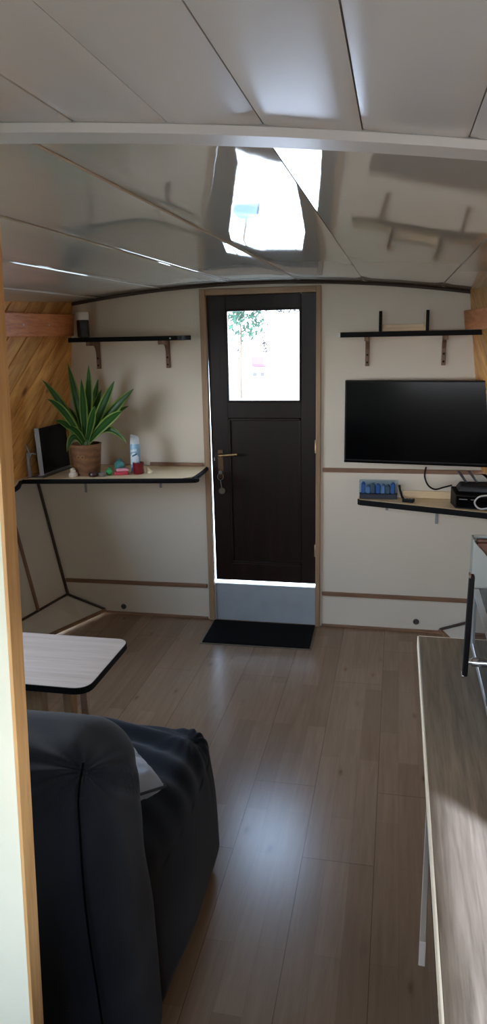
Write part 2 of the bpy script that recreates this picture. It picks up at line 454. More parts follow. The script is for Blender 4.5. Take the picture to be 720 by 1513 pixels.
# timber upper walls: diagonal boards, each a bevelled plank, with a window opening nearer the camera
def clip(poly, a, b, c):            # keep a*x+b*y<=c
    out = []
    for i in range(len(poly)):
        p, q = poly[i], poly[(i+1) % len(poly)]; dp = a*p[0]+b*p[1]-c; dq = a*q[0]+b*q[1]-c
        if dp <= 0: out.append(p)
        if dp*dq < 0:
            t = dp/(dp-dq); out.append((p[0]+(q[0]-p[0])*t, p[1]+(q[1]-p[1])*t))
    return out
def timber_wall(name, sgn, y0, y1, z0=.957, z1=1.915, wid=.108, mat=None):
    b = BM(); s = math.sqrt(.5)
    cmin = (y0 - z1)*s; cmax = (y1 - z0)*s; c = cmin
    while c < cmax:
        poly = [(y0, z0), (y1, z0), (y1, z1), (y0, z1)]
        poly = clip(poly, s, -s, c+wid-.0035); poly = clip(poly, -s, s, -c)
        c += wid
        if len(poly) < 3: continue
        pb = BM(); f = [pb.verts.new((XC+sgn*(upw(z, y)+.016), y, z)) for y, z in poly]
        fc = pb.faces.new(f)
        r = bmesh.ops.extrude_face_region(pb, geom=[fc])
        vs = [e for e in r['geom'] if isinstance(e, bmesh.types.BMVert)]
        bmesh.ops.translate(pb, verts=vs, vec=(-sgn*.016, 0, 0))
        top = [e for e in r['geom'] if isinstance(e, bmesh.types.BMFace)]
        try: bmesh.ops.bevel(pb, geom=list(top[0].edges), offset=.003, segments=1, affect='EDGES')
        except Exception: pass
        merge(b, pb)
    # backing
    bk = sheet(lambda y: (upw(z0, y)+.014, z0), lambda y: (upw(z1, y)+.014, z1), [y0, (y0+y1)/2, y1], sgn, .02)
    merge(b, bk)
    o = struct(name, b, mat or M_pine); return o

def diag_wood():
    return wood('varnished_pine_boards', '#b67736', '#ecb76c', 'Y', .36, .55, knots=True, island=.16, rot=(-PI/4, 0, 0))
M_diag = diag_wood()
WIN = {'left': (1.2, 2.9, 1.14, 1.66), 'right': (-.75, .67, 1.00, 1.300)}
for sgn, side in ((-1, 'left'), (1, 'right')):
    a, c, z0, z1 = WIN[side]
    timber_wall('wall_%s_boards_far' % side, sgn, c, D, mat=M_diag)
    timber_wall('wall_%s_boards_near' % side, sgn, REAR, a, mat=M_diag)
    timber_wall('wall_%s_boards_sill' % side, sgn, a, c, .957, z0, mat=M_diag)
    timber_wall('wall_%s_boards_head' % side, sgn, a, c, z1, 1.915, mat=M_diag)
    # window: frame + pane
    fr = BM()
    def P(y, z, o): return (XC+sgn*(upw(z, y)+o), y, z)
    def member(ya, yb, za, zb):
        hexa(fr, [P(ya, za, -.012), P(yb, za, -.012), P(yb, za, .036), P(ya, za, .036), P(ya, zb, -.012), P(yb, zb, -.012), P(yb, zb, .036), P(ya, zb, .036)], .003)
    member(a, c, z0, z0+.03); member(a, c, z1-.03, z1); member(a, a+.03, z0, z1); member(c-.03, c, z0, z1)
    w = struct('window_%d' % (1 if side == 'left' else 2), fr, M_white)
    gb = BM(); hexa(gb, [P(a, z0, .008), P(c, z0, .008), P(c, z0, .012), P(a, z0, .012), P(a, z1, .008), P(c, z1, .008), P(c, z1, .012), P(a, z1, .012)])
    obj('pane', gb, M_glass, w)

# rear wall with a glazed opening behind the photographer
RX0, RX1, RZ0, RZ1 = -1.45, .42, 1.12, 1.90
bm = BM(); box(bm, -2.6, RX0, REAR-.06, REAR, 0, 2.05); box(bm, RX1, 1.1, REAR-.06, REAR, 0, 2.05)
box(bm, RX0, RX1, REAR-.06, REAR, 0, RZ0); box(bm, RX0, RX1, REAR-.06, REAR, RZ1, 2.05); struct('wall_rear', bm, M_wall)
fr = BM()
for a in ((RX0, RX1, RZ0, RZ0+.04), (RX0, RX1, RZ1-.04, RZ1), (RX0, RX0+.04, RZ0, RZ1), (RX1-.04, RX1, RZ0, RZ1)): box(fr, a[0], a[1], REAR-.07, REAR+.012, a[2], a[3], .003)
w = struct('window_3', fr, M_white); gb = BM(); box(gb, RX0, RX1, REAR-.04, REAR-.035, RZ0, RZ1); obj('pane', gb, M_glass, w)

# ceiling: cladding panels with grooves, arched across the boat
def panels(name, edges, y0, y1, mat, dz=0, crown=.0, gap=.0011, lip=.003, beads=()):
    b = BM(); ny = 24
    for x0, x1 in zip(edges, edges[1:]):
        x0 += gap; x1 -= gap; nx = 10; g = []
        tilt = random.uniform(-.0012, .0012)
        for j in range(ny+1):
            y = y0+(y1-y0)*j/ny; row = []
            for i in range(nx+1):
                t = i/nx; x = x0+(x1-x0)*t
                e = lip if i in (0, nx) else 0
                z = zc(x)+dz + e + crown*math.sin(PI*t) + tilt*(t-.5)*2
                row.append(b.verts.new((x, y, z)))
            row.append(b.verts.new((x1, y, zc(x1)+dz+.02))); row.insert(0, b.verts.new((x0, y, zc(x0)+dz+.02)))
            g.append(row)
        for j in range(ny):
            for i in range(nx+2): b.faces.new((g[j][i], g[j][i+1], g[j+1][i+1], g[j+1][i]))
    for xb in beads:
        zz = zc(xb)+dz
        prof = [(xb-.0028, zz+.002), (xb-.0014, zz-.0016), (xb+.0014, zz-.0016), (xb+.0028, zz+.002)]
        A = [b.verts.new((p, y0, q)) for p, q in prof]; B = [b.verts.new((p, y1-.03, q)) for p, q in prof]
        for i in range(3): b.faces.new((A[i], A[i+1], B[i+1], B[i]))
    # roof deck above
    xs = [-2.2+2.9*i/24 for i in range(25)]; R = []
    for y in (y0, y1): R.append([b.verts.new((x, y, zc(x)+dz+.012)) for x in xs])
    R2 = [[b.verts.new(v.co+Vector((0, 0, .04))) for v in r] for r in R]
    for i in range(24):
        b.faces.new((R[0][i], R[0][i+1], R[1][i+1], R[1][i])); b.faces.new((R2[0][i], R2[0][i+1], R2[1][i+1], R2[1][i]))
    o = struct(name, b, mat, 'flat'); return o
JY = 1.03
panels('ceiling', [-2.06, -1.70, -1.315, -.918, -.532, -.186, .209, .60], JY, D+.03, M_ceil, beads=(-1.70, -1.315, -.918, -.532, .209))
for p in bpy.data.objects['ceiling'].data.polygons: p.use_smooth = True
panels('ceiling_near', [-2.06, -1.52, -1.03, -.67, -.548, -.424, -.300, -.177, -.052, .080, .205, .60], REAR-.06, JY, M_ceil2, dz=.0, crown=.0, gap=.0008, lip=.002)
for p in bpy.data.objects['ceiling_near'].data.polygons: p.use_smooth = True
# joint strip between the two lengths of cladding (slightly skewed across the boat)
bm = BM(); n = 40; R = []
for i in range(n+1):
    x = -2.0+2.55*i/n; y = 1.03 + .125*(x+.2); z = zc(x)
    R.append([bm.verts.new(p) for p in ((x, y-.036, z-.001), (x, y-.030, z-.011), (x, y+.030, z-.011), (x, y+.036, z-.001), (x, y+.030, z+.004), (x, y-.030, z+.004))])
for p, q in zip(R, R[1:]):
    for i in range(6): bm.faces.new((p[i], q[i], q[(i+1)%6], p[(i+1)%6]))
bm.faces.new(R[0]); bm.faces.new(R[-1][::-1]); struct('trim_%d' % k, bm, M_white); k += 1

# beams along both timber walls
for sgn, ye in ((-1, 3.95), (1, 3.80)):
    bm = BM(); y0 = 1.0; z0, z1 = (1.716, 1.834) if sgn < 0 else (1.7065, 1.797)
    ys = [y0, 2.6, ye]
    for ya, yb in ((y0, 2.6), (2.6, ye)):
        pt = .068 if sgn < 0 else .090
        def q(y, z, o): return (XC+sgn*(upw(z, y)-o), y, z)
        hexa(bm, [q(ya, z0, 0), q(yb, z0, 0), q(yb, z0, pt), q(ya, z0, pt), q(ya, z1, 0), q(yb, z1, 0), q(yb, z1, pt), q(ya, z1, pt)], .004)
    if sgn < 0:
        for yy in (3.27, 3.48, 3.70):
            lathe(bm, [(.006, 0), (.006, .002), (.003, .003)], (XC-upw(1.775, yy)+.068, yy, 1.775), 10, Matrix.Rotation(PI/2, 4, 'Y'))
    o = struct('trim_%d' % k, bm, M_beam); k += 1
    if sgn < 0:
        o.data.materials.append(M_steel)
        nf = len(o.data.polygons)
        for p in list(o.data.polygons)[nf-3*32:]: p.material_index = 1 if len(p.vertices) > 0 and p.area < 3e-5 else 0

# partition close to the camera on the left, with an oak edge; leaning a little like the hull
PY = .90
def px(z): return -.528 + .047*(z-1.7)
bm = BM(); e = .006
xs = [px(1.982)-e-(px(1.982)-e+1.90)*t/16 for t in range(17)]
pts = [(-2.42, .0), (px(0)-e, .0)] + [(x, zc(x)+.004) for x in xs] + [(-2.42, .96)]
A = [bm.verts.new((x, PY, z)) for x, z in pts]; B = [bm.verts.new((x, PY+.034, z)) for x, z in pts]
bm.faces.new(A); bm.faces.new(B[::-1])
for i in range(len(pts)): bm.faces.new((A[i], B[i], B[(i+1) % len(pts)], A[(i+1) % len(pts)]))
struct('wall_partition', bm, M_part)
bm = BM()
hexa(bm, [(px(0)-e, PY-.0005, 0), (px(0), PY-.0005, 0), (px(0), PY+.0345, 0), (px(0)-e, PY+.0345, 0), (px(1.98)-e, PY-.0005, 1.984), (px(1.98), PY-.0005, 1.984), (px(1.98), PY+.0345, 1.984), (px(1.98)-e, PY+.0345, 1.984)], .001)
struct('trim_%d' % k, bm, M_edge); k += 1

# ------------------------------------------------------------------ door
bm = BM()
FY = D-.022
box(bm, -1.086, -1.052, FY, D+.02, 0, 1.952, .004); box(bm, -.436, -.409, FY, D+.02, 0, 1.952, .004)
fr = struct('trim_%d' % k, bm, M_frame); k += 1
bm = BM(); box(bm, -1.052, -.436, FY, D+.02, 1.918, 1.952, .004); struct('trim_%d' % k, bm, M_frameX); k += 1
bm = BM(); box(bm, -1.050, -.437, D+.004, D+.05, 0, .236, .003); struct('trim_%d' % k, bm, M_step); k += 1
# leaf: hinged on the right, not quite shut
door = link(bpy.data.objects.new('door_1', None)); door.location = (-.440, D+.03, .262); door['kind'] = 'structure'
LX0, LX1, LY0, LY1, LZ0, LZ1 = -1.040, -.4355, D+.010, D+.050, .258, 1.9185
GX0, GX1, GZ0, GZ1 = -.946, -.521, 1.329, 1.842
bm = BM()
hexa(bm, [(-1.0425, LY0, LZ0), (GX0, LY0, LZ0), (GX0, LY1, LZ0), (-1.0425, LY1, LZ0), (-1.0525, LY0, LZ1), (GX0, LY0, LZ1), (GX0, LY1, LZ1), (-1.0525, LY1, LZ1)]); box(bm, GX1, LX1, LY0, LY1, LZ0, LZ1, .003)
box(bm, GX0, GX1, LY0, LY1, GZ1, LZ1, .003); box(bm, GX0, GX1, LY0, LY1, GZ0-.09, GZ0, .003)
box(bm, GX0, GX1, LY0, LY1, LZ0, LZ0+.11, .003); box(bm, GX0, GX1, LY0+.012, LY1, LZ0+.11, GZ0-.09)
obj('leaf', bm, M_door, door)
bm = BM(); e = .012
for a in ((GX0, GX1, GZ0-.002, GZ0+e), (GX0, GX1, GZ1-e, GZ1+.002), (GX0, GX0+e, GZ0, GZ1), (GX1-e, GX1, GZ0, GZ1)): box(bm, a[0], a[1], LY0-.004, LY0+.016, a[2], a[3], .003)
x0, x1, z0, z1 = GX0, GX1, LZ0+.11, GZ0-.09
for a in ((x0, x1, z0, z0+.014), (x0, x1, z1-.014, z1), (x0, x0+.014, z0, z1), (x1-.014, x1, z0, z1)): box(bm, a[0], a[1], LY0-.001, LY0+.016, a[2], a[3], .003)
obj('glazing_bead', bm, M_door, door)
bm = BM(); box(bm, GX0, GX1, LY0+.018, LY0+.022, GZ0, GZ1); obj('pane', bm, M_glass, door)
bm = BM(); box(bm, -1.012, -.978, LY0-.004, LY0+.004, .885, 1.055, .003)
bp = obj('handle_plate', bm, plain('dark_brass', '#5a4532', .45, .8), door)
bm = BM(); tube(bm, smoothpts([(-.997, LY0-.002, 1.028), (-.997, LY0-.035, 1.028), (-.988, LY0-.046, 1.028), (-.960, LY0-.047, 1.030), (-.920, LY0-.046, 1.033), (-.886, LY0-.044, 1.036)], 6), .0085, 10)
obj('handle_lever', bm, M_brass, bp, True)
for z in (1.045, .43):
    bm = BM(); lathe(bm, [(.007, 0), (.007, .07), (.004, .074)], (-.4385, LY0-.006, z), 10); obj('hinge', bm, M_brass, door, True)
bm = BM(); box(bm, -1.036, -1.030, LY0-.001, LY0+.006, .99, 1.01, .001)
obj('latch', bm, M_steel, door)
# keys in the lock
kt = thing('bunch_of_keys', 'small bunch of keys with a round fob hanging in the lock of the dark door', 'keys', (-.994, LY0-.004, .80))
bm = BM(); tube(bm, [(-.994, LY0-.003, .925), (-.994, LY0-.022, .925)], .0035, 8)
lathe(bm, [(.0, 0), (.011, 0), (.011, .003), (0, .003)], (-.994, LY0-.021, .925), 14, Matrix.Rotation(PI/2, 4, 'X')); obj('key', bm, M_steel, kt, True)
bm = BM(); tube(bm, [(-.994+.017*math.cos(t), LY0-.024, .900+.020*math.sin(t)) for t in [2*PI*i/24 for i in range(24)]], .0018, 6, True); obj('key_ring', bm, M_steel, kt, True)
bm = BM(); tube(bm, smoothpts([(-.994, LY0-.024, .882), (-.992, LY0-.022, .855), (-.990, LY0-.018, .834)]), .0022, 6); obj('chain', bm, M_steel, kt, True)
bm = BM(); lathe(bm, [(0, -.004), (.018, -.004), (.021, 0), (.018, .004), (0, .004)], (-.989, LY0-.014, .814), 20, Matrix.Rotation(PI/2, 4, 'X')); obj('fob', bm, plain('dull_fob', '#5d564a', .5), kt, True)

# doormat
dm = thing('doormat', 'black rectangular doormat on the floor in front of the dark door', 'doormat', (-.75, 3.86, 0))
bm = BM(); prism(bm, [(-1.045, 3.688), (-.431, 3.697), (-.437, 4.020), (-1.052, 4.018)], 0.001, .010, .002); obj('pile', bm, M_mat, dm)
bm = BM(); prism(bm, [(-1.057, 3.676), (-.420, 3.686), (-.428, 4.026), (-1.061, 4.024)], 0, .0035, .001); obj('rubber_border', bm, plain('grey_rubber', '#6a6052', .7), dm)

# drain / cable holes in the plinths
gr0 = None
for (x, z, lab) in ((-1.651, .049, 'small dark round hole cover in the plinth left of the door'), (.150, .062, 'small dark round hole cover in the plinth right of the door')):
    if gr0 is None:
        bm = BM(); lathe(bm, [(.0, .0), (.017, .0), (.017, .004), (.012, .007), (.009, .003), (0, .002)], (x, D-.0005, z), 20, Matrix.Rotation(PI/2, 4, 'X'))
        gr0 = obj('hole_cover', bm, plain('dark_grommet', '#3d3a36', .5), None, True); tag(gr0, lab, 'hole cover', 'hole covers in the plinth')
    else: dup(gr0, gr0.location + Vector((x+1.651, 0, z-.049)), lab)

# ------------------------------------------------------------------ upper shelves with wooden brackets
def bracket_bm(x, z, hook=0):
    b = BM(); w = .011
    box(b, x-w, x+w, D-.018, D, z-.155, z, .002)
    box(b, x-w, x+w, D-.15, D, z-.022, z, .002)
    # curved knee
    pr = [(0, 0), (-.05, 0), (-.028, -.008), (-.014, -.020), (-.007, -.040), (0, -.06)]
    pb = BM(); A = [pb.verts.new((x-w*.9, D-.014+p, z-.018+q)) for p, q in pr]; B = [pb.verts.new((x+w*.9, D-.014+p, z-.018+q)) for p, q in pr]
    pb.faces.new(A); pb.faces.new(B[::-1])
    for i in range(len(pr)): pb.faces.new((A[i], B[i], B[(i+1) % len(pr)], A[(i+1) % len(pr)]))
    merge(b, pb); return b
def bracket(parent, x, z):
    o = obj('bracket', bracket_bm(x, z), M_pbrown, parent)
    for dz in (.055, .095, .135):
        bm = BM(); lathe(bm, [(0, 0), (.0055, 0), (.0055, .0025), (0, .0035)], (x, D-.0175, z-dz), 10, Matrix.Rotation(PI/2, 4, 'X')); obj('screw_head', bm, M_black, o)
t = thing('wall_shelf', 'long black-edged wall shelf left of the door, high above the potted plant', 'shelf', (-1.5, D, 1.68), 'high wall shelves')
bm = BM(); prism(bm, [(-1.80, D), (-1.80, D-.19), (-1.17, D-.19), (-1.155, D-.17), (-1.150, D)], 1.682, 1.705, .001); obj('board', bm, M_shelf, t)
bm = BM(); prism(bm, [(-1.802, D-.189), (-1.802, D-.193), (-1.168, D-.193), (-1.150, D-.172), (-1.146, D), (-1.150, D), (-1.155, D-.170), (-1.170, D-.189)], 1.681, 1.706); obj('edge_band', bm, M_black, t)
for x in (-1.706, -1.283): bracket(t, x, 1.682)
bm = BM(); box(bm, -1.212, -1.204, D-.196, D-.192, 1.689, 1.697, .001); obj('screw_cap', bm, M_white, t)
t = thing('wall_shelf', 'black-edged wall shelf right of the door, above the television', 'shelf', (0, D, 1.68), 'high wall shelves')
bm = BM(); prism(bm, [(-.305, D), (-.300, D-.18), (-.285, D-.20), (.410, D-.20), (.410, D)], 1.680, 1.704, .001); obj('board', bm, M_shelf, t)
bm = BM(); prism(bm, [(-.300, D-.178), (-.304, D-.18), (-.287, D-.204), (.410, D-.204), (.410, D-.2), (-.285, D-.2)], 1.679, 1.705); obj('edge_band', bm, M_black, t)
bm = BM(); box(bm, -.3045, -.292, D-.199, D-.06, 1.6795, 1.7045, .002); obj('end_cap', bm, M_white, t)
for x in (-.160, .238): bracket(t, x, 1.680)

# rack on the right shelf
t = thing('letter_rack', 'small pale wooden rack with two black-edged uprights on the shelf above the television', 'rack', (.03, 3.92, 1.7052))
for x in (-.092, .140):
    bm = BM(); box(bm, x-.010, x+.008, 3.852, 4.00, 1.7052, 1.800, .004); u = obj('upright', bm, M_shelf, t)
    bm = BM(); box(bm, x-.006, x+.010, 3.846, 3.852, 1.7052, 1.806, .002); obj('edge_band', bm, M_black, u)
bm = BM(); box(bm, -.083, .131, 3.985, 3.997, 1.708, 1.740, .002); box(bm, -.083, .131, 3.96, 3.985, 1.7052, 1.722, .002); obj('rail', bm, M_shelf, t)

# dark jar with white lid
t = thing('jar', 'dark jar with a white lid at the corner end of the left high shelf', 'jar', (-1.742, 3.93, 1.7062))
bm = BM(); lathe(bm, [(.0, 0), (.030, 0), (.034, .004), (.034, .090), (.031, .096)], t.location, 28); obj('body', bm, plain('dark_jar', '#191b1e', .25), t, True)
bm = BM(); lathe(bm, [(.033, .096), (.0345, .098), (.0345, .132), (.031, .138), (0, .139)], t.location, 28); obj('lid', bm, M_white, t, True)

# ------------------------------------------------------------------ low shelf on the left (desk height)
SZ = .945
def support(parent, x, zt, h=.07, dz=.016):
    bm = BM(); box(bm, x-dz/2, x+dz/2, D-.006, D, zt-h, zt, .002); box(bm, x-dz/2, x+dz/2, D-.10, D, zt-.006, zt, .002)
    obj('support_clip', bm, M_grey, parent)
t = thing('corner_shelf', 'pale corner shelf with black edge carrying the potted plant, left of the door', 'shelf', (-1.5, 3.8, SZ-.03))
xe = XC-low(.93, 3.3)+.02
poly = [(-1.075, D-.025), (-1.068, 3.90), (-1.068, 3.74), (-1.105, 3.672), (-1.98, 3.560), (-1.995, 3.52), (-1.925, 3.30), (-1.90, 2.7), (XC-upw(.96, 2.7)-.01, 2.7), (XC-upw(.96, 3.3)-.01, 3.3), (XC-upw(.96, D)-.01, D-.025)]
poly = [(-1.075, D-.025), (-1.068, 3.90), (-1.068, 3.72), (-1.115, 3.665), (-1.95, 3.556), (-1.985, 3.545), (-1.985, 3.50), (-1.93, 3.36), (-1.90, 3.0), (-1.90, 2.7), (-2.16, 2.7), (-2.09, 3.3), (-2.0, D-.025)]
bm = BM(); prism(bm, poly, SZ+.002, SZ+.016, 0)
obj('board', bm, M_shelf, t)
bm = BM(); tube(bm, [(x, y, SZ+.001) for x, y in smoothpts([(a, b, 0) for a, b in poly[1:10]], 4) for z in (0,)] if False else [(p.x, p.y, SZ+.002) for p in smoothpts([(a, b, 0) for a, b in poly[0:10]], 4)], .0135, 8)
obj('edge_band', bm, M_black, t, True)
support(t, -1.848, SZ-.012, .15); support(t, -1.366, SZ-.012, .11)
# wooden upstand along the bulkhead
bm = BM(); box(bm, -1.42, -1.098, D-.024, D-.0145, SZ+.0165, SZ+.036, .002); obj('upstand', bm, M_trim, t)
TOP = SZ+.0165

# plant
pc = Vector((-1.690, 3.735, TOP))
t = thing('potted_plant', 'leafy green striped plant in a brown woven pot on the corner shelf', 'plant', pc)
bm = BM(); lathe(bm, [(.0, 0), (.068, 0), (.071, .006), (.086, .160), (.088, .172), (.081, .173), (.077, .155), (0, .152)], pc, 36); pot = obj('pot', bm, M_basket, t, True)
bm = BM(); lathe(bm, [(0, .153), (.0765, .154), (.06, .153), (0, .158)], pc, 24); obj('soil', bm, M_soil, pot, True)
# raised ornament on the pot
bm = BM()
for dx in (-.012, .012):
    tube(bm, [pc+Vector((dx+.010*math.cos(a), -.0805-.0005, .105+.010*math.sin(a))) for a in [2*PI*i/16 for i in range(16)]], .0016, 5, True)
obj('ornament', bm, plain('pot_ornament', '#b08a52', .5), pot, True)
def leaf(tip, width, bend, name='leaf', base=None, wave=0):
    """a strap leaf from the pot's centre to a tip, arching; UV across its width"""
    b = BM(); uvl = b.loops.layers.uv.new('UVMap')
    b0 = Vector(base) if base else pc+Vector((random.uniform(-.012, .012), random.uniform(-.012, .012), .155)); T = Vector(tip); mid = (b0*.45+T*.55)+Vector((0, 0, bend))
    d = (T-b0); side = d.cross(Vector((0, .9, .45)))
    side = Vector((d.z, d.y*0, -d.x)); side.normalize(); nrm = d.cross(side).normalized()
    n = 16; rows = []
    for i in range(n+1):
        s = i/n; p = b0*(1-s)**2 + 2*mid*s*(1-s) + T*s*s
        tg = (2*(mid-b0)*(1-s)+2*(T-mid)*s).normalized()
        sd = tg.cross(nrm).normalized()
        w = width*(.34+.66*math.sin(min(1, s*1.7)*PI/2))*(1-max(0, (s-.55)/.45)**1.8)+.0006
        fold = .28*w
        rows.append([b.verts.new(p+sd*w*u+nrm*(fold*abs(u)) ) for u in (-1, -.5, 0, .5, 1)])
    for i in range(n):
        for j in range(4):
            f = b.faces.new((rows[i][j], rows[i][j+1], rows[i+1][j+1], rows[i+1][j]))
            for lp, (u, v) in zip(f.loops, ((j, i), (j+1, i), (j+1, i+1), (j, i+1))): lp[uvl].uv = (u/4, v/n)
    bmesh.ops.solidify(b, geom=b.faces[:], thickness=.0007)
    o = obj(name, b, M_leaf, t, 'all'); return o
def at(px_, py_, Y):          # a pixel of the photograph -> point on the plane y = Y
    v = r2*((px_-360)/F_PX) + u2*(-(py_-756.5)/F_PX) + fwd
    return Vector((0, 0, EYE)) + v*(Y/v.y)
LV = [((100, 537), 3.80, .013, .02), ((131, 539), 3.72, .014, .0), ((169, 563), 3.70, .014, .03), ((198, 574), 3.74, .014, .03), ((181, 607), 3.62, .014, .04),
      ((187, 655), 3.70, .010, .17), ((63, 562), 3.72, .013, .05), ((70, 590), 3.62, .012, .09), ((99, 668), 3.66, .011, .14), ((98, 632), 3.60, .012, .06),
      ((120, 560), 3.66, .013, .0), ((150, 575), 3.80, .013, .03), ((96, 600), 3.78, .012, .05), ((145, 560), 3.84, .013, .02), ((112, 580), 3.90, .013, .02), ((158, 630), 3.80, .012, .07), ((108, 640), 3.72, .011, .09), ((140, 600), 3.62, .012, .02), ((190, 600), 3.82, .011, .06), ((82, 622), 3.80, .011, .07), ((165, 600), 3.85, .012, .03)]
for (p, Y, w, bd) in LV: leaf(at(p[0], p[1], Y), w*1.9, bd)
bm = BM(); tube(bm, [pc+Vector((0, 0, .14)), pc+Vector((.003, 0, .20)), pc+Vector((0, .003, .27))], [.018, .015, .009], 10); obj('stem', bm, plain('plant_stem', '#4d6332', .6), t, True)

# black screen standing against the timber wall
t = thing('small_screen', 'small black flat screen standing on the corner shelf against the timber wall', 'screen', (-1.90, 3.76, TOP))
def scr(bm, y0, y1, z0, z1, o0, o1, bev=.002):
    hexa(bm, [(-1.915-o1, y0, z0), (-1.915-o0, y0, z0), (-1.892-o0, y1, z0), (-1.892-o1, y1, z0), (-1.925-o1, y0, z1), (-1.925-o0, y0, z1), (-1.902-o0, y1, z1), (-1.902-o1, y1, z1)], bev)
bm = BM(); scr(bm, 3.60, 3.93, TOP+.012, TOP+.265, -.006, .0); obj('casing', bm, M_blackpl, t)
bm = BM(); scr(bm, 3.612, 3.918, TOP+.024, TOP+.255, -.0065, -.0055, 0); obj('glass_front', bm, M_blackgl, t)
bm = BM(); scr(bm, 3.597, 3.600, TOP+.012, TOP+.272, -.006, -.002, .001); scr(bm, 3.60, 3.93, TOP+.002, TOP+.013, -.012, .004, .001); obj('silver_trim', bm, M_grey, t)
bm = BM(); prism(bm, [(-1.97, 3.575), (-1.88, 3.575), (-1.86, 3.90), (-1.90, 3.90)], TOP, TOP+.006, .001); obj('foot', bm, plain('grey_foot', '#6d675c', .5), t)
bm = BM(); box(bm, -1.972, -1.960, 3.578, 3.60, TOP+.005, TOP+.14, .002); tube(bm, [(-1.966, 3.59, TOP+.10), (-1.945, 3.59, TOP+.135), (-1.925, 3.60, TOP+.13)], .005, 6); tube(bm, [(-1.955, 3.59, TOP+.125), (-1.972, 3.585, TOP+.185)], .004, 6)
obj('stand_bracket', bm, M_grey, t, True)

# little white figurine
c = Vector((-1.735, 3.642, TOP)); t = thing('figurine', 'little white rounded figurine in front of the plant pot', 'figurine', c)
bm = BM(); lathe(bm, [(0, 0), (.022, 0), (.026, .008), (.024, .020), (.014, .028), (0, .030)], c, 20); obj('body', bm, plain('cream_ceramic', '#cfc4b2', .4), t, True)
bm = BM(); lathe(bm, [(0, .024), (.011, .027), (.0145, .037), (.011, .047), (0, .051)], c+Vector((-.002, 0, 0)), 18)
tube(bm, [c+Vector((.008, -.006, .037)), c+Vector((.020, -.010, .034))], [.006, .003], 8); obj('head', bm, plain('cream_ceramic_head', '#cfc4b2', .4), t, True)

# trinkets
c = Vector((-1.625, 3.663, TOP)); t = thing('pebble_bowl', 'small dark brown rounded trinket in front of the plant pot', 'trinket', c)
bm = BM(); lathe(bm, [(0, 0), (.022, 0), (.027, .010), (.024, .020), (.019, .022), (.015, .014), (0, .012)], c, 20); obj('bowl', bm, plain('dark_brown_ceramic', '#3b2520', .35), t, True)
bm = BM()
for a in range(4): lathe(bm, [(0, 0), (.007, .003), (.008, .008), (.005, .013), (0, .014)], c+Vector((.009*math.cos(a*1.6), .009*math.sin(a*1.6), .012)), 10)
obj('pebbles', bm, plain('brown_pebbles', '#56352c', .5), t, True)
c = Vector((-1.575, 3.67, TOP)); t = thing('glass_dish', 'small shiny clear dish beside the dark trinket', 'dish', c)
bm = BM(); lathe(bm, [(0, 0), (.016, 0), (.022, .012), (.024, .020), (.021, .020), (.015, .006), (0, .005)], c, 20); obj('dish', bm, plain('grey_glass', '#8d8a86', .08, .5), t, True)
bm = BM(); lathe(bm, [(0, .005), (.012, .007), (.010, .016), (0, .018)], c, 12); obj('ornament', bm, plain('dark_red_bead', '#4a1c22', .3), t, True)
def ball(name, lab, cat, c, r, m, cap=None):
    t = thing(name, lab, cat, c); bm = BM()
    lathe(bm, [(0, 0)]+[(r*math.sin(PI*i/12), r-r*math.cos(PI*i/12)) for i in range(1, 12)]+[(0, 2*r)], c, 20); obj('ball', bm, m, t, True)
    if cap: bm = BM(); lathe(bm, [(r*.4, 2*r-.003), (r*.4, 2*r+.006), (r*.25, 2*r+.009), (0, 2*r+.009)], c, 12); obj('cap', bm, cap, t, True)
ball('bauble', 'small bright green ball on the corner shelf right of the plant pot', 'bauble', Vector((-1.548, 3.705, TOP)), .019, plain('green_ball', '#2f9a55', .3), plain('green_cap', '#1d6d3a', .4))
ball('bauble', 'larger teal glass ball behind the green ball on the corner shelf', 'bauble', Vector((-1.535, 3.83, TOP)), .031, plain('teal_glass', '#4f8f8c', .15), plain('teal_cap', '#39706f', .3))
c = Vector((-1.487, 3.735, TOP)); t = thing('soap_box', 'small pink and red wrapped packet between the green ball and the candle', 'packet', c)
R = Matrix.Translation(c) @ Matrix.Rotation(.35, 4, 'Z')
bm = BM(); box(bm, -.040, .036, -.022, .022, 0, .018, .004, M=R); obj('tray', bm, plain('red_packet', '#b3364a', .4), t)
bm = BM(); box(bm, -.030, .040, -.018, .02, .018, .034, .006, M=R); obj('wrapping', bm, plain('pink_packet', '#d99aa8', .4), t)
# air freshener can
c = Vector((-1.425, 3.80, TOP)); t = thing('spray_can', 'pale blue air freshener spray can with a slanted white cap', 'spray can', c)
bm = BM(); lathe(bm, [(0, 0), (.026, 0), (.028, .005), (.028, .150), (.025, .165), (.022, .170)], c, 28); obj('can', bm, plain('pale_blue_can', '#8fb6cf', .3, .1), t, True)
bm = BM(); lathe(bm, [(.0245, .160), (.0255, .163), (.024, .195), (.022, .205), (0, .206)], c, 24)
for v in bm.verts:
    if v.co.z > c.z+.19: v.co.z += -.35*(v.co.x-c.x)
obj('cap', bm, plain('white_blue_cap', '#cdd9df', .35), t, True)
def wrap(bm, c, r, a0, a1, z0f, z1f, n=12):
    A = [a0+(a1-a0)*i/n for i in range(n+1)]
    lo = [bm.verts.new(c+Vector((r*math.cos(a), r*math.sin(a), z0f(i/n)))) for i, a in enumerate(A)]; hi = [bm.verts.new(c+Vector((r*math.cos(a), r*math.sin(a), z1f(i/n)))) for i, a in enumerate(A)]
    for i in range(n): bm.faces.new((lo[i], lo[i+1], hi[i+1], hi[i]))
bm = BM(); wrap(bm, c, .0286, -2.6, -.5, lambda s: .045+.02*s, lambda s: .085+.03*math.sin(s*3)); obj('label', bm, plain('can_label_light', '#d5e6ee', .35), t, True); bm = BM(); wrap(bm, c, .0286, -2.3, -.9, lambda s: .118+.006*s, lambda s: .130+.008*s)
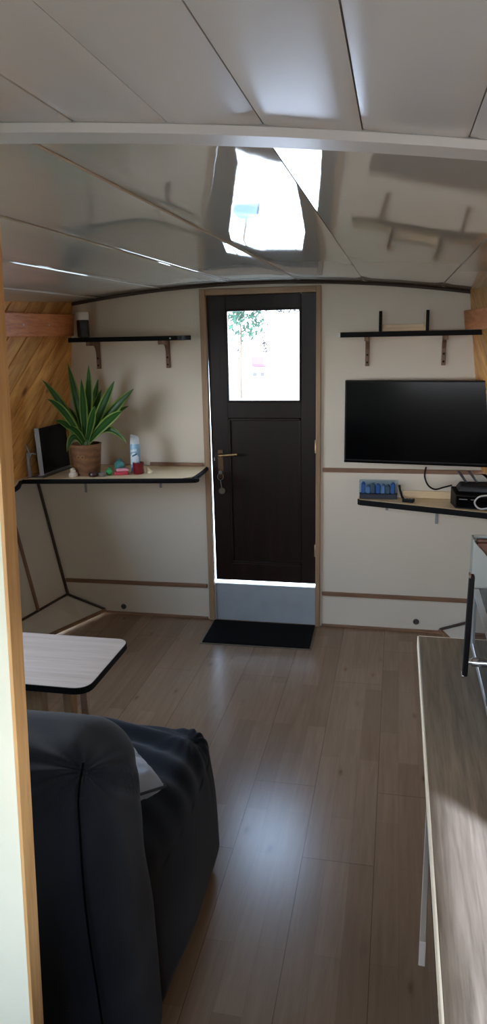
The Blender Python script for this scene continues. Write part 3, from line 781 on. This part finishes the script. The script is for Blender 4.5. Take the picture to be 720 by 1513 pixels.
obj('label', bm, bpy.data.materials['can_label_light'], t, True)
bm = BM(); wrap(bm, c, .0289, -1.9, -.9, lambda s: .092+.012*s, lambda s: .100+.014*s); mk = plain('can_label_dark', '#2d5f76', .35); obj('label_mark', bm, mk, t, True)
bm = BM(); wrap(bm, c, .0289, -2.2, -1.5, lambda s: .02, lambda s: .034); obj('label_mark', bm, mk, t, True)
c = Vector((-1.398, 3.765, TOP)); t = thing('candle', 'dark red candle in a glass jar in front of the spray can', 'candle', c)
bm = BM(); lathe(bm, [(0, 0), (.028, 0), (.031, .004), (.031, .064), (.028, .064), (.028, .052), (0, .052)], c, 28); obj('jar', bm, plain('red_glass', '#6d1420', .12), t, True)
bm = BM(); lathe(bm, [(0, .050), (.0275, .050), (.02, .053), (0, .054)], c, 20); tube(bm, [c+Vector((0, 0, .052)), c+Vector((.001, 0, .062))], .001, 6); obj('wax', bm, plain('red_wax', '#8d2631', .5), t, True)
c = Vector((-1.352, 3.80, TOP)); t = thing('shell', 'small cream shell on the corner shelf right of the red candle', 'shell', c)
bm = BM(); lathe(bm, [(0, 0), (.014, 0), (.019, .006), (.015, .016), (.011, .022), (.006, .030), (0, .036)], c, 14)
for v in bm.verts: v.co.x += .006*math.sin((v.co.z-c.z)*160)
obj('spire', bm, plain('cream_shell', '#d8c59a', .5), t, True)
bm = BM(); lathe(bm, [(0, 0), (.012, 0), (.015, .004), (.008, .010), (0, .011)], c+Vector((.012, -.012, 0)), 12); obj('lip', bm, plain('cream_shell_lip', '#e3d6b6', .5), t, True)

# ------------------------------------------------------------------ right: television, low shelf, set-top box
def TV(x, z, o=0):
    """point on the television, which is turned a little towards the room"""
    u = (x+.27)/.75; return Vector((x, 3.905-.075*u - o, z-.003*u))
t = thing('television', 'black flat television mounted on the bulkhead right of the door', 'television', (.10, 3.88, 1.02))
TX0, TX1, TZ0, TZ1 = -.268, .480, 1.022, 1.458
def tvbox(bm, x0, x1, z0, z1, o0, o1, bev=.003):
    hexa(bm, [TV(x0, z0, o1), TV(x1, z0, o1), TV(x1, z0, o0), TV(x0, z0, o0), TV(x0, z1, o1), TV(x1, z1, o1), TV(x1, z1, o0), TV(x0, z1, o0)], bev)
bm = BM(); tvbox(bm, TX0, TX1, TZ0, TZ1, -.035, 0, .004); tvbox(bm, TX0+.12, TX1-.12, TZ0+.03, TZ1-.12, -.06, -.034, .006); obj('casing', bm, M_blackpl, t)
bm = BM(); tvbox(bm, TX0+.008, TX1-.008, TZ0+.016, TZ1-.008, -.002, .0008, 0); obj('display', bm, M_blackgl, t)
bm = BM(); tvbox(bm, TX0, TX1, TZ0-.002, TZ0+.008, -.01, .002, .001); obj('lower_bezel', bm, M_blackgl, t)
bm = BM(); box(bm, .0, .12, D-.010, D, 1.16, 1.36, .002); box(bm, .04, .08, 3.94, D-.01, 1.22, 1.26, .002); obj('wall_mount', bm, M_blackpl, t)

t = thing('wall_shelf', 'low narrowing wall shelf with black edge below the television', 'shelf', (.3, 3.9, .77))
poly = [(-.192, D-.002), (-.192, 3.985), (-.180, 3.965), (.47, 3.735), (.70, 3.690), (.70, D-.002)]
bm = BM(); prism(bm, poly, .770, .800); obj('board', bm, M_shelf, t)
bm = BM()
hexa(bm, [(-.196, 3.984, .768), (-.183, 3.961, .768), (-.180, 3.966, .768), (-.191, 3.988, .768), (-.196, 3.984, .7985), (-.183, 3.961, .7985), (-.180, 3.966, .7985), (-.191, 3.988, .7985)])
hexa(bm, [(-.183, 3.961, .768), (.47, 3.731, .768), (.47, 3.736, .768), (-.180, 3.966, .768), (-.183, 3.961, .7985), (.47, 3.731, .7985), (.47, 3.736, .7985), (-.180, 3.966, .7985)])
hexa(bm, [(.47, 3.731, .768), (.70, 3.686, .768), (.70, 3.691, .768), (.47, 3.736, .768), (.47, 3.731, .7985), (.70, 3.686, .7985), (.70, 3.691, .7985), (.47, 3.736, .7985)])
obj('edge_band', bm, M_black, t)
support(t, -.034, .769, .045); support(t, .240, .769, .115)
bm = BM(); box(bm, .05, .62, D-.014, D-.003, .8005, .842, .002); obj('upstand', bm, M_shelf, t)

# blue kit in a clear case
t = thing('game_box', 'clear-lidded box of blue pieces standing on the left end of the low shelf', 'box', (-.07, 4.0, .8005))
bm = BM(); box(bm, -.186, .020, 3.985, 4.022, .8005, .830, .003); obj('tray', bm, plain('dark_blue_tray', '#1b2430', .4), t)
cols = [plain('blue_piece', '#2f5f9e', .35), plain('light_blue_piece', '#5d83ab', .35), plain('grey_blue_piece', '#41566c', .35)]
for i in range(7):
    x = -.178+i*.027; h = .838+random.uniform(.022, .052)
    bm = BM(); box(bm, x, x+.023, 3.990, 4.016, .8302, h, .004); lathe(bm, [(.008, 0), (.008, .006), (0, .008)], (x+.0115, 4.003, h), 10); obj('blue_piece', bm, cols[i % 3], t)
bm = BM(); 
for a in ((-.188, .022, 3.982, 3.984, .826, .902), (-.188, .022, 4.023, 4.025, .826, .902), (-.188, -.186, 3.984, 4.023, .826, .902), (.020, .022, 3.984, 4.023, .826, .902), (-.188, .022, 3.982, 4.025, .902, .904)): box(bm, *a)
obj('clear_lid', bm, glass_mat('clear_plastic', (.88, .93, .97, 1)), t)
# small black gadget + its strap
t = thing('remote_control', 'small black remote control lying on the low shelf beside the clear box', 'remote', (.08, 3.945, .8005))
R = Matrix.Translation((.082, 3.932, .8005)) @ Matrix.Rotation(-.25, 4, 'Z')
bm = BM(); box(bm, -.032, .030, -.020, .020, 0, .018, .005, M=R); obj('casing', bm, M_blackpl, t)
for i in range(3):
    bm = BM(); box(bm, -.022+i*.016, -.012+i*.016, -.008, .008, .018, .020, .001, M=R); obj('button', bm, M_grey, t)
bm = BM(); tube(bm, smoothpts([(.058, 3.945, .812), (.045, 3.965, .825), (.034, 3.98, .86), (.030, 3.99, .88)]), .006, 8); obj('strap', bm, M_blackpl, t, True)
# set-top box
t = thing('set_top_box', 'black set-top box on the low shelf under the television', 'set-top box', (.42, 3.83, .8005))
bm = BM(); hexa(bm, [(.318, 3.815, .8005), (.60, 3.755, .8005), (.60, 3.93, .8005), (.300, 3.93, .8005), (.318, 3.815, .872), (.60, 3.755, .872), (.60, 3.93, .895), (.300, 3.93, .895)], .004); obj('casing', bm, M_blackpl, t)
bm = BM(); hexa(bm, [(.322, 3.812, .808), (.596, 3.752, .808), (.596, 3.757, .808), (.322, 3.817, .808), (.322, 3.812, .866), (.596, 3.752, .866), (.596, 3.757, .866), (.322, 3.817, .866)], .001); obj('front_panel', bm, M_blackgl, t)
for a, b_ in ((.335, .375), (.392, .412)):
    bm = BM(); hexa(bm, [(a, 3.8105-.2128*(a-.322)-.001, .850), (b_, 3.8105-.2128*(b_-.322)-.001, .850), (b_, 3.8115-.2128*(b_-.322), .850), (a, 3.8115-.2128*(a-.322), .850), (a, 3.8105-.2128*(a-.322)-.001, .853), (b_, 3.8105-.2128*(b_-.322)-.001, .853), (b_, 3.8115-.2128*(b_-.322), .853), (a, 3.8115-.2128*(a-.322), .853)]); obj('slot', bm, M_grey, t)
t = thing('router', 'black rounded router sitting on top of the set-top box', 'router', (.42, 3.87, .897))
bm = BM(); hexa(bm, [(.33, 3.84, .884), (.56, 3.80, .881), (.56, 3.915, .898), (.32, 3.915, .898), (.345, 3.85, .915), (.55, 3.81, .915), (.55, 3.90, .93), (.34, 3.90, .93)], .008); obj('casing', bm, plain('black_router', '#14161a', .5), t)
for x in (.375, .43):
    bm = BM(); tube(bm, [(x, 3.89, .925), (x-.03, 3.885, .965), (x-.045, 3.88, .985)], [.006, .0075, .006], 8); obj('antenna', bm, plain('grey_antenna', '#3c4046', .45), t, True)
bm = BM(); pts = smoothpts([at(630, 690, 3.93), at(628, 704, 3.93), at(633, 717, 3.93), at(643, 723, 3.92), at(656, 720, 3.90), at(668, 717, 3.88)], 8); tube(bm, pts, .0045, 8)
c = obj('black_cable', bm, M_blackpl, None, True); tag(c, 'thin black cable looping from the television down to the set-top box', 'cable')
bm = BM(); L = [at(x, y, Y) for x, y, Y in ((735, 731, 3.72), (722, 733, 3.715), (710, 734, 3.72), (702.5, 740, 3.725), (704, 748, 3.725), (712, 753, 3.71), (690, 755, 3.73), (700, 757, 3.72))]
L = [at(x, y, Y) for x, y, Y in ((745, 731, 3.70), (722, 732, 3.71), (709, 734, 3.715), (702, 741, 3.72), (704, 748, 3.72), (711, 752, 3.715), (726, 750, 3.70), (745, 746, 3.69))]
tube(bm, smoothpts(L, 8), .0042, 8); c = obj('white_cable', bm, plain('white_cable', '#c8c8c6', .4), None, True); tag(c, 'white cable looped in front of the black set-top box', 'cable')

# ------------------------------------------------------------------ kitchen counter on the right
t = thing('kitchen_counter', 'long grey oak kitchen worktop with a pale front edge', 'worktop', (.38, .4, .87))
CX0, CX1, CY0, CY1 = .0785, .625, -1.35, 1.880
bm = BM(); box(bm, CX0, CX1, CY0, CY1, .868, .900, .0012); obj('top', bm, M_counter, t)
bm = BM(); box(bm, CX0-.0035, CX0, CY0, CY1, .868, .9003, .001); box(bm, CX0, CX1, CY1, CY1+.0025, .868, .9003, .001); obj('edge_band', bm, plain('pale_edge_band', '#e6dcc4', .3), t)
# base cabinets under it
def cabinet(y0, y1, lab, drawer=False):
    t = thing('base_cabinet', lab, 'cabinet', (.40, (y0+y1)/2, 0), 'base cabinets under the worktop')
    bm = BM(); X = .185
    box(bm, X, .62, y0, y0+.016, .09, .867); box(bm, X, .62, y1-.016, y1, .09, .867); box(bm, X, .62, y0+.016, y1-.016, .09, .106); box(bm, .605, .62, y0+.016, y1-.016, .106, .867)
    box(bm, X+.02, X+.035, y0, y1, 0, .09); obj('carcass', bm, M_cab, t)
    top = .66 if drawer else .858
    bm = BM(); box(bm, X-.0165, X-.0005, y0+.002, y1-.002, .095, top, .0015); d = obj('door', bm, M_cab, t)
    bm = BM(); lathe(bm, [(.005, 0), (.005, .012), (.011, .016), (.011, .022), (0, .024)], (X-.016, y0+.05, top-.06), 14, Matrix.Rotation(-PI/2, 4, 'Y')); obj('knob', bm, M_steel, d, True)
    if drawer:
        M = Matrix.Translation((.0785, y1, 0)) @ Matrix.Rotation(-.066, 4, 'Z')
        w = y1-y0
        bm = BM(); box(bm, 0, .0095, -w, 0, .805, .848, .001, M=M); dr = obj('drawer_front', bm, M_white2, t)
        bm = BM(); box(bm, .088, .50, y0+.018, y0+.026, .705, .838); box(bm, .088, .50, y1-.026, y1-.018, .705, .84); box(bm, .088, .50, y0+.026, y1-.026, .705, .711); box(bm, .492, .50, y0+.026, y1-.026, .711, .84)
        obj('drawer_box', bm, plain('brown_drawer_lining', '#4a3b2a', .6), dr)
M_white2 = plain('pale_drawer_front', '#8f8882', .4)
cabinet(1.245, 1.865, 'grey base cabinet under the far end of the worktop, set back from its edge')
cabinet(.895, 1.241, 'grey base cabinet with a pulled-out crooked drawer under the middle of the worktop', True)
cabinet(.05, .891, 'grey base cabinet under the near end of the worktop, closest to the viewer')

# countertop oven
t = thing('countertop_oven', 'black and steel countertop oven with an upright bar handle on the worktop', 'oven', (.4, 1.58, .9005))
OX, OY0, OY1, OZ = .208, 1.30, 1.815, 1.066
bm = BM(); box(bm, OX+.012, .50, OY0, OY1, .912, OZ-.006, .003)
for x in (.24, .46):
    for y in (OY0+.04, OY1-.04): lathe(bm, [(.014, 0), (.012, .012)], (x, y, .9005), 12)
obj('body', bm, M_blackpl, t)
bm = BM(); box(bm, OX+.012, .50, OY0, OY1, OZ-.006, OZ, .001); obj('glass_top', bm, M_ovengl, t)
bm = BM(); box(bm, OX+.001, OX+.012, OY0+.012, OY1-.012, .922, OZ-.014, .001); obj('door', bm, plain('blue_oven_glass', '#39434f', .04, .85, var=0), t)
bm = BM()
for a in ((OY0, OY1, .912, .922), (OY0, OY1, OZ-.014, OZ), (OY0, OY0+.012, .922, OZ-.014), (OY1-.012, OY1, .922, OZ-.014)): box(bm, OX-.001, OX+.0118, a[0], a[1], a[2], a[3], .001)
obj('steel_frame', bm, M_steel, t)
bm = BM(); h0 = Vector((.172, 1.588, .936)); h1 = Vector((.172, 1.556, 1.188))
M = Matrix.Translation(h0) @ (h1-h0).to_track_quat('Z', 'Y').to_matrix().to_4x4(); L = (h1-h0).length
box(bm, -.006, .006, -.009, .009, 0, L, .003, M=M); hd = obj('handle', bm, M_blackpl, t)
bm = BM(); box(bm, -.007, -.002, -.0095, .0095, -.003, .004, .001, M=M); obj('end_cap', bm, M_chrome, hd); bm = BM(); box(bm, -.007, -.002, -.0095, .0095, L-.004, L+.003, .001, M=M); obj('end_cap', bm, M_chrome, hd)
bm = BM(); lathe(bm, [(.007, 0), (.007, .010), (.0105, .011), (.0105, .036), (.008, .038)], (.1745, 1.583, .972), 20, Matrix.Rotation(PI/2, 4, 'Y')); obj('pivot', bm, M_chrome, hd, True)
# grey open holder standing behind it
t = thing('tray_holder', 'grey steel holder with sloping rim and brown trays behind the countertop oven', 'holder', (.3, 1.85, .9005))
a, b_ = 1.822, 1.874
def zr(x): return 1.192-1.15*(x-.200)
bm = BM(); xs = (.200, .345)
hexa(bm, [(xs[0], a, .9005), (xs[1], a, .9005), (xs[1], a+.004, .9005), (xs[0], a+.004, .9005), (xs[0], a, zr(xs[0])), (xs[1], a, zr(xs[1])), (xs[1], a+.004, zr(xs[1])), (xs[0], a+.004, zr(xs[0]))], .001)
hexa(bm, [(xs[0], b_-.004, .9005), (xs[1], b_-.004, .9005), (xs[1], b_, .9005), (xs[0], b_, .9005), (xs[0], b_-.004, 1.192), (xs[1], b_-.004, 1.192), (xs[1], b_, 1.192), (xs[0], b_, 1.192)], .001)
box(bm, xs[0], xs[0]+.004, a+.004, b_-.004, .9005, 1.192, .001); box(bm, xs[1]-.004, xs[1], a+.004, b_-.004, .9005, zr(xs[1]), .001); box(bm, xs[0]+.004, xs[1]-.004, a+.004, b_-.004, .9005, .906)
obj('shell', bm, M_steelp, t)
bm = BM(); box(bm, .212, .335, a+.016, a+.020, .907, 1.180, .001); box(bm, .212, .335, a+.030, a+.034, .907, 1.186, .001); obj('tray', bm, M_pan, t)

# ------------------------------------------------------------------ table by the left hull side
t = thing('table', 'pale wooden table with rounded corners and black edge behind the dark sofa', 'table', (-1.4, 2.27, 0))
TZ = .555
def rounded(poly, r, n=6):
    out = []
    m = len(poly)
    for i in range(m):
        p = Vector(poly[i]); a = Vector(poly[i-1]); c = Vector(poly[(i+1) % m]); rr = r[i]
        if rr == 0: out.append(tuple(p)); continue
        u = (a-p).normalized(); v = (c-p).normalized()
        for k2 in range(n+1):
            s = k2/n; q = (p+u*rr)*(1-s)**2+2*p*s*(1-s)+(p+v*rr)*s*s; out.append((q.x, q.y))
    return out
c1 = at(190, 946, 1); 
def onz(x, y, z):
    v = r2*((x-360)/F_PX) + u2*(-(y-756.5)/F_PX) + fwd; return Vector((0, 0, EYE)) + v*((z-EYE)/v.z)
fr_ = onz(191, 945, TZ); nr_ = onz(128, 1018, TZ)
poly = [(fr_.x, fr_.y), (-2.05, fr_.y+.0), (-2.05, nr_.y), (nr_.x, nr_.y)]
rp = rounded(poly, [.05, 0, 0, .06])
bm = BM(); prism(bm, rp, TZ-.022, TZ); obj('tabletop', bm, M_table, t)
bm = BM(); n = len(rp)
for i in range(n):
    p, q = rp[i], rp[(i+1) % n]
    d = Vector((q[0]-p[0], q[1]-p[1])); 
    if d.length < 1e-6 or (abs(p[0]+2.05) < 1e-4 and abs(q[0]+2.05) < 1e-4): continue
    o = Vector((d.y, -d.x)).normalized()*(-.003)
    cx_, cy_ = sum(a[0] for a in rp)/n, sum(a[1] for a in rp)/n
    if o.dot(Vector((p[0]-cx_, p[1]-cy_))) < 0: o = -o
    hexa(bm, [(p[0], p[1], TZ-.024), (q[0], q[1], TZ-.024), (q[0]+o.x, q[1]+o.y, TZ-.024), (p[0]+o.x, p[1]+o.y, TZ-.024), (p[0], p[1], TZ-.001), (q[0], q[1], TZ-.001), (q[0]+o.x, q[1]+o.y, TZ-.001), (p[0]+o.x, p[1]+o.y, TZ-.001)])
obj('edge_band', bm, M_black, t)
for lx, w in ((onz(95, 1030, .50).x, .035), (onz(52, 1030, .50).x-.03, .07)):
    bm = BM(); box(bm, lx-w/2, lx+w/2, nr_.y+.05, nr_.y+.09, 0, TZ-.022, .003); obj('leg', bm, wood('leg_wood', '#8f7458', '#b0906e', 'Z', .5), t)
bm = BM(); xx = onz(107, 1030, .50).x; box(bm, xx-.013, xx+.013, nr_.y+.12, nr_.y+.135, 0, TZ-.022, .002); obj('support_board', bm, M_table, t)

# ------------------------------------------------------------------ sofa
t = thing('sofa', 'dark navy sofa with a loose quilted cover, seen from behind beside the partition', 'sofa', (-1.2, 1.6, 0))
def nz(p, s): return noise.noise(Vector(p)*s)
SXL = -1.80
GC = Vector((-.575, 1.17, .875))       # where the cover gathers at the back corner
def dback(p):
    # lean back, flare of the cover towards the floor
    zt = p.z/.90
    p.y -= .035*zt
    if p.x > -.8: p.x += .025*(1-zt)*max(0, (p.x+.8)/.25) - .02*max(0, zt-.75)
    # gathers radiating from the corner of the back
    d = p-GC; r = d.length
    if r < .45:
        a = math.atan2(d.z*1.2+d.y, d.x); amp = .008*math.exp(-((r-.12)/.14)**2)
        wv = math.sin(a*10+2*nz(p, 5))
        p += Vector((.5, -.7, .6))*amp*wv
    # sunken seam running down from it
    s = abs(p.x-(-.580+.01*nz((p.z, 0, 0), 4)))
    if p.y < 1.22 and p.z < .84: p.y += .010*math.exp(-(s/.012)**2)
    f = 1+.6*nz(p, 3)
    p += Vector((.006*nz(p, 6), .010*nz(p+Vector((3, 1, 7)), 4.5), .008*nz(p+Vector((9, 2, 5)), 5)))
    return p
bm = BM(); rbox(bm, SXL, -.530, 1.13, 1.43, .012, .915, (.10, .12, .11), 70, dback)
obj('backrest', bm, M_sofa, t, 'all')
def dseat(p):
    zt = p.z/.49
    if p.x > -.8: p.x += .035*(1-zt)*max(0, (p.x+.8)/.24)
    # bulge of the soft side
    if p.x > -.62: p.x += .028*math.sin(PI*min(1, max(0, (p.y-1.42)/.62)))*math.sin(PI*min(1, max(0, zt)))
    # quilt folds on the seat, along the front edge
    if p.z > .39:
        p.z += .009*math.sin((p.y*1.0+.25*p.x)*58+2.2*nz(p, 4))*(.3+.7*min(1, max(0, (p.y-1.62)/.2))) + .010*nz(p, 5)
    d = p-Vector((-.60, 1.97, .44)); r = d.length
    if r < .3: p += Vector((.4, .4, .8))*.004*math.exp(-(r/.14)**2)*math.sin(math.atan2(d.y, d.x)*12+1.5*nz(p, 6))
    p += Vector((.010*nz(p+Vector((4, 4, 1)), 4), .008*nz(p, 5), .006*nz(p+Vector((1, 6, 2)), 7)))
    return p
bm = BM(); rbox(bm, SXL, -.560, 1.36, 2.045,   .012, .482, (.07, .07, .07), 76, dseat)
obj('seat', bm, M_sofa, t, 'all')
# near-black tube standing in for the shade in the sunken seam
bm = BM(); tube(bm, smoothpts([(-.574, 1.150, .905), (-.573, 1.120, .86), (-.572, 1.110, .80), (-.572, 1.106, .60), (-.562, 1.112, .35), (-.550, 1.122, .05)], 8), .0022, 6); obj('seam', bm, plain('seam_groove_shade', '#030304', .95, spec=.02), t, True)

# grey pillow on the seat
t = thing('pillow', 'grey crinkled pillow with dark piping wedged on the sofa seat', 'pillow', (-.78, 1.58, .455))
bm = BM(); n = 26; hw = .115; top = []; bot = []
Mp = Matrix.Translation((-.728, 1.595, .560)) @ Matrix.Rotation(math.radians(3), 4, 'Y') @ Matrix.Rotation(math.radians(45), 4, 'Z')
def pil(u, v, s):
    e = (1-u**4)*(1-v**4); th = .048*math.sqrt(max(0, e))
    k2 = 1-.06*(1-abs(u))*abs(v)-.06*(1-abs(v))*abs(u)
    z = s*th + .006*nz((u*3, v*3, s), 2)*e + .004*math.sin(22*(u+.6*v)+5*nz((u, v, 0), 3))*e
    return Mp @ Vector((hw*u*k2, hw*v*k2, z))
for s, st in ((1, top), (-1, bot)):
    for i in range(n+1): st.append([bm.verts.new(pil(-1+2*i/n, -1+2*j/n, s)) for j in range(n+1)])
    for i in range(n):
        for j in range(n): bm.faces.new((st[i][j], st[i+1][j], st[i+1][j+1], st[i][j+1]))
bmesh.ops.remove_doubles(bm, verts=bm.verts, dist=1e-4)
obj('cushion', bm, M_cush, t, 'all')
bm = BM(); P_ = [Mp @ Vector((hw*u, hw*v, 0)) for u, v in [(-1, -1+2*i/12) for i in range(12)]+[(-1+2*i/12, 1) for i in range(12)]+[(1, 1-2*i/12) for i in range(12)]+[(1-2*i/12, -1) for i in range(12)]]
P_ = [Mp @ Vector((hw*u*(1-.06*(1-abs(v))*abs(u) if abs(u) == 1 else 1-.06*(1-abs(v))*abs(u)), hw*v*(1-.06*(1-abs(u))*abs(v)), 0)) for u, v in [(-1, -1+2*i/12) for i in range(12)]+[(-1+2*i/12, 1) for i in range(12)]+[(1, 1-2*i/12) for i in range(12)]+[(1-2*i/12, -1) for i in range(12)]]
tube(bm, P_, .004, 6, True); obj('piping', bm, plain('dark_pillow_piping', '#2a2c33', .8), t, True)

# ------------------------------------------------------------------ outside
bm = BM(); box(bm, -40, 40, D+.6, 90, -.75, -.45); b2 = struct('ground', bm, plain('pale_gravel_bank', '#c9c4b6', .9, bump=.5, bscale=30))
bm = BM(); box(bm, -40, 40, -40, D+.6, -.8, -.75); struct('ground_water', bm, plain('canal_water', '#3f4a45', .08, bump=.3, bscale=4))
def bush(name, lab, cat, c, rx, rz, n, m, lf, trunk_h):
    t = thing(name, lab, cat, (c[0], c[1], -.45)); bm = BM(); rnd = random.Random(hash(name) % 7 + 3)
    for i in range(n):
        a = rnd.uniform(0, 2*PI); u = rnd.uniform(-1, 1); rr = rnd.random()**.4
        p = Vector((c[0]+rx*rr*math.sqrt(1-u*u)*math.cos(a), c[1]+rx*rr*math.sqrt(1-u*u)*math.sin(a), c[2]+rz*rr*u))
        d = Vector((rnd.gauss(0, 1), rnd.gauss(0, 1), rnd.gauss(0, 1))).normalized(); e = d.cross(Vector((.3, .5, .8))).normalized(); s = lf*rnd.uniform(.6, 1.3)
        vs = [bm.verts.new(p-d*s), bm.verts.new(p+e*s*.4), bm.verts.new(p+d*s), bm.verts.new(p-e*s*.4)]; bm.faces.new(vs)
    obj('foliage', bm, m, t)
    bm = BM(); tube(bm, [(c[0], c[1], -.45), (c[0]+.04, c[1], c[2]-rz*.6), (c[0]-.03, c[1], c[2]+rz*.3)], [trunk_h, trunk_h*.8, trunk_h*.3], 8); obj('trunk', bm, plain('bark_'+name, '#4d3f30', .9), t)
bush('tree', 'leafy green tree on the bank, seen through the upper left of the door window', 'tree', (-3.0, 14, 2.15),   .62, .62, 900, foliage_mat('green_leaves', '#0a2b1a', '#1d4a30'), .07, .022)
M_tw = foliage_mat('dark_twigs', '#15161a', '#2c2a30')
bush('shrub', 'thin dark shrub seen through the left of the door window, below the green tree', 'shrub', (-3.48, 16.2, 1.352), .19, .19, 60, M_tw, .05, .012)
bush('sapling', 'slender dark sapling seen through the middle of the door window', 'sapling', (-2.97, 16.5, 1.525), .08, .48, 90, M_tw, .045, .012)
bush('overhanging_branch', 'dark leafy sprig along the top right of the door window', 'shrub', (-2.10, 14.4, 2.13), .30, .04, 40, M_tw, .045, .010)
# moored launch with red cabin and blue cover
t = thing('boat', 'small white boat with red roof and blue cover beyond the door window', 'boat', (-2.6, 13, -.45))
bm = BM(); prof = []
for (x, y) in [(-3.3, 13.0), (-3.1, 12.6), (-2.2, 12.55), (-1.75, 13.0), (-2.2, 13.45), (-3.1, 13.4)]: prof.append((x, y))
prism(bm, prof, -.44, .35, .02); obj('hull', bm, plain('white_hull', '#d8d8d8', .4), t)
bm = BM(); box(bm, -2.54, -2.16, 12.75, 13.25, .351, 1.14, .03); obj('cabin', bm, plain('white_cabin', '#d3d3d3', .5), t)
bm = BM(); box(bm, -2.53, -2.25, 12.72, 13.28, 1.141, 1.36, .05); obj('cabin_roof', bm, plain('red_roof', '#7d3540', .5), t)
bm = BM(); box(bm, -2.98, -2.56, 12.75, 13.25, .351, .56, .06); obj('cover', bm, plain('dull_blue_cover', '#3c5470', .6), t)
for x in (-2.50, -2.36):
    bm = BM(); box(bm, x, x+.07, 12.742, 12.749, .98, 1.05, .002); obj('cabin_window', bm, plain('grey_window', '#2d2b2e', .3), t)

# ------------------------------------------------------------------ light
w = bpy.data.worlds.new('sky'); S.world = w; w.use_nodes = True; nt = w.node_tree
bg = nt.nodes['Background']; SKY = 14.0
tc = nt.nodes.new('ShaderNodeTexCoord'); sx = nt.nodes.new('ShaderNodeSeparateXYZ'); nt.links.new(tc.outputs['Generated'], sx.inputs[0])
rp_ = ramp(nt, sx.outputs[2], [(.0, (.93, .96, 1.0, 1)), (.5, (.50, .70, 1.0, 1))]); nt.links.new(rp_.outputs[0], bg.inputs[0]); bg.inputs[1].default_value = SKY
sun = bpy.data.lights.new('sun', 'SUN'); so = link(bpy.data.objects.new('sun', sun)); sun.energy = 21.0; sun.angle = math.radians(2.5); sun.color = (.60, .70, 1.0)
so.rotation_euler = Vector((-.70, .72, -.47)).to_track_quat('-Z', 'Y').to_euler(); so.location = (6, -6, 6)
def portal(name, loc, sx_, sy_, nrm):
    l = bpy.data.lights.new(name, 'AREA'); l.shape = 'RECTANGLE'; l.size = sx_; l.size_y = sy_; l.cycles.is_portal = True
    o = link(bpy.data.objects.new(name, l)); o.location = loc; o.rotation_euler = Vector(nrm).to_track_quat('-Z', 'Y').to_euler(); return o
a, c, z0, z1 = WIN['left']; portal('window_daylight', (XC-upw((z0+z1)/2, (a+c)/2)-.06, (a+c)/2, (z0+z1)/2), z1-z0+.2, c-a+.2, (1, 0, 0)).rotation_euler = (0, -PI/2, 0)
a, c, z0, z1 = WIN['right']; portal('window_daylight', (XC+upw((z0+z1)/2, (a+c)/2)+.06, (a+c)/2, (z0+z1)/2), z1-z0+.2, c-a+.2, (-1, 0, 0)).rotation_euler = (0, PI/2, 0)
portal('window_daylight', ((RX0+RX1)/2, REAR-.09, (RZ0+RZ1)/2), RX1-RX0, RZ1-RZ0, (0, 1, 0)).rotation_euler = (PI/2, 0, 0)
portal('window_daylight', ((GX0+GX1)/2, D+.08, (GZ0+GZ1)/2), GX1-GX0, GZ1-GZ0, (0, -1, 0)).rotation_euler = (-PI/2, 0, 0)

vs = S.view_settings; vs.view_transform = 'Standard'; vs.look = 'None'; vs.gamma = 1; vs.exposure = .36; vs.use_curve_mapping = False
S.display_settings.display_device = 'sRGB'
cy_ = S.cycles; cy_.max_bounces = 10; cy_.diffuse_bounces = 6; cy_.glossy_bounces = 5; cy_.transparent_max_bounces = 12; cy_.sample_clamp_indirect = 6
cy_.caustics_reflective = False; cy_.caustics_refractive = False
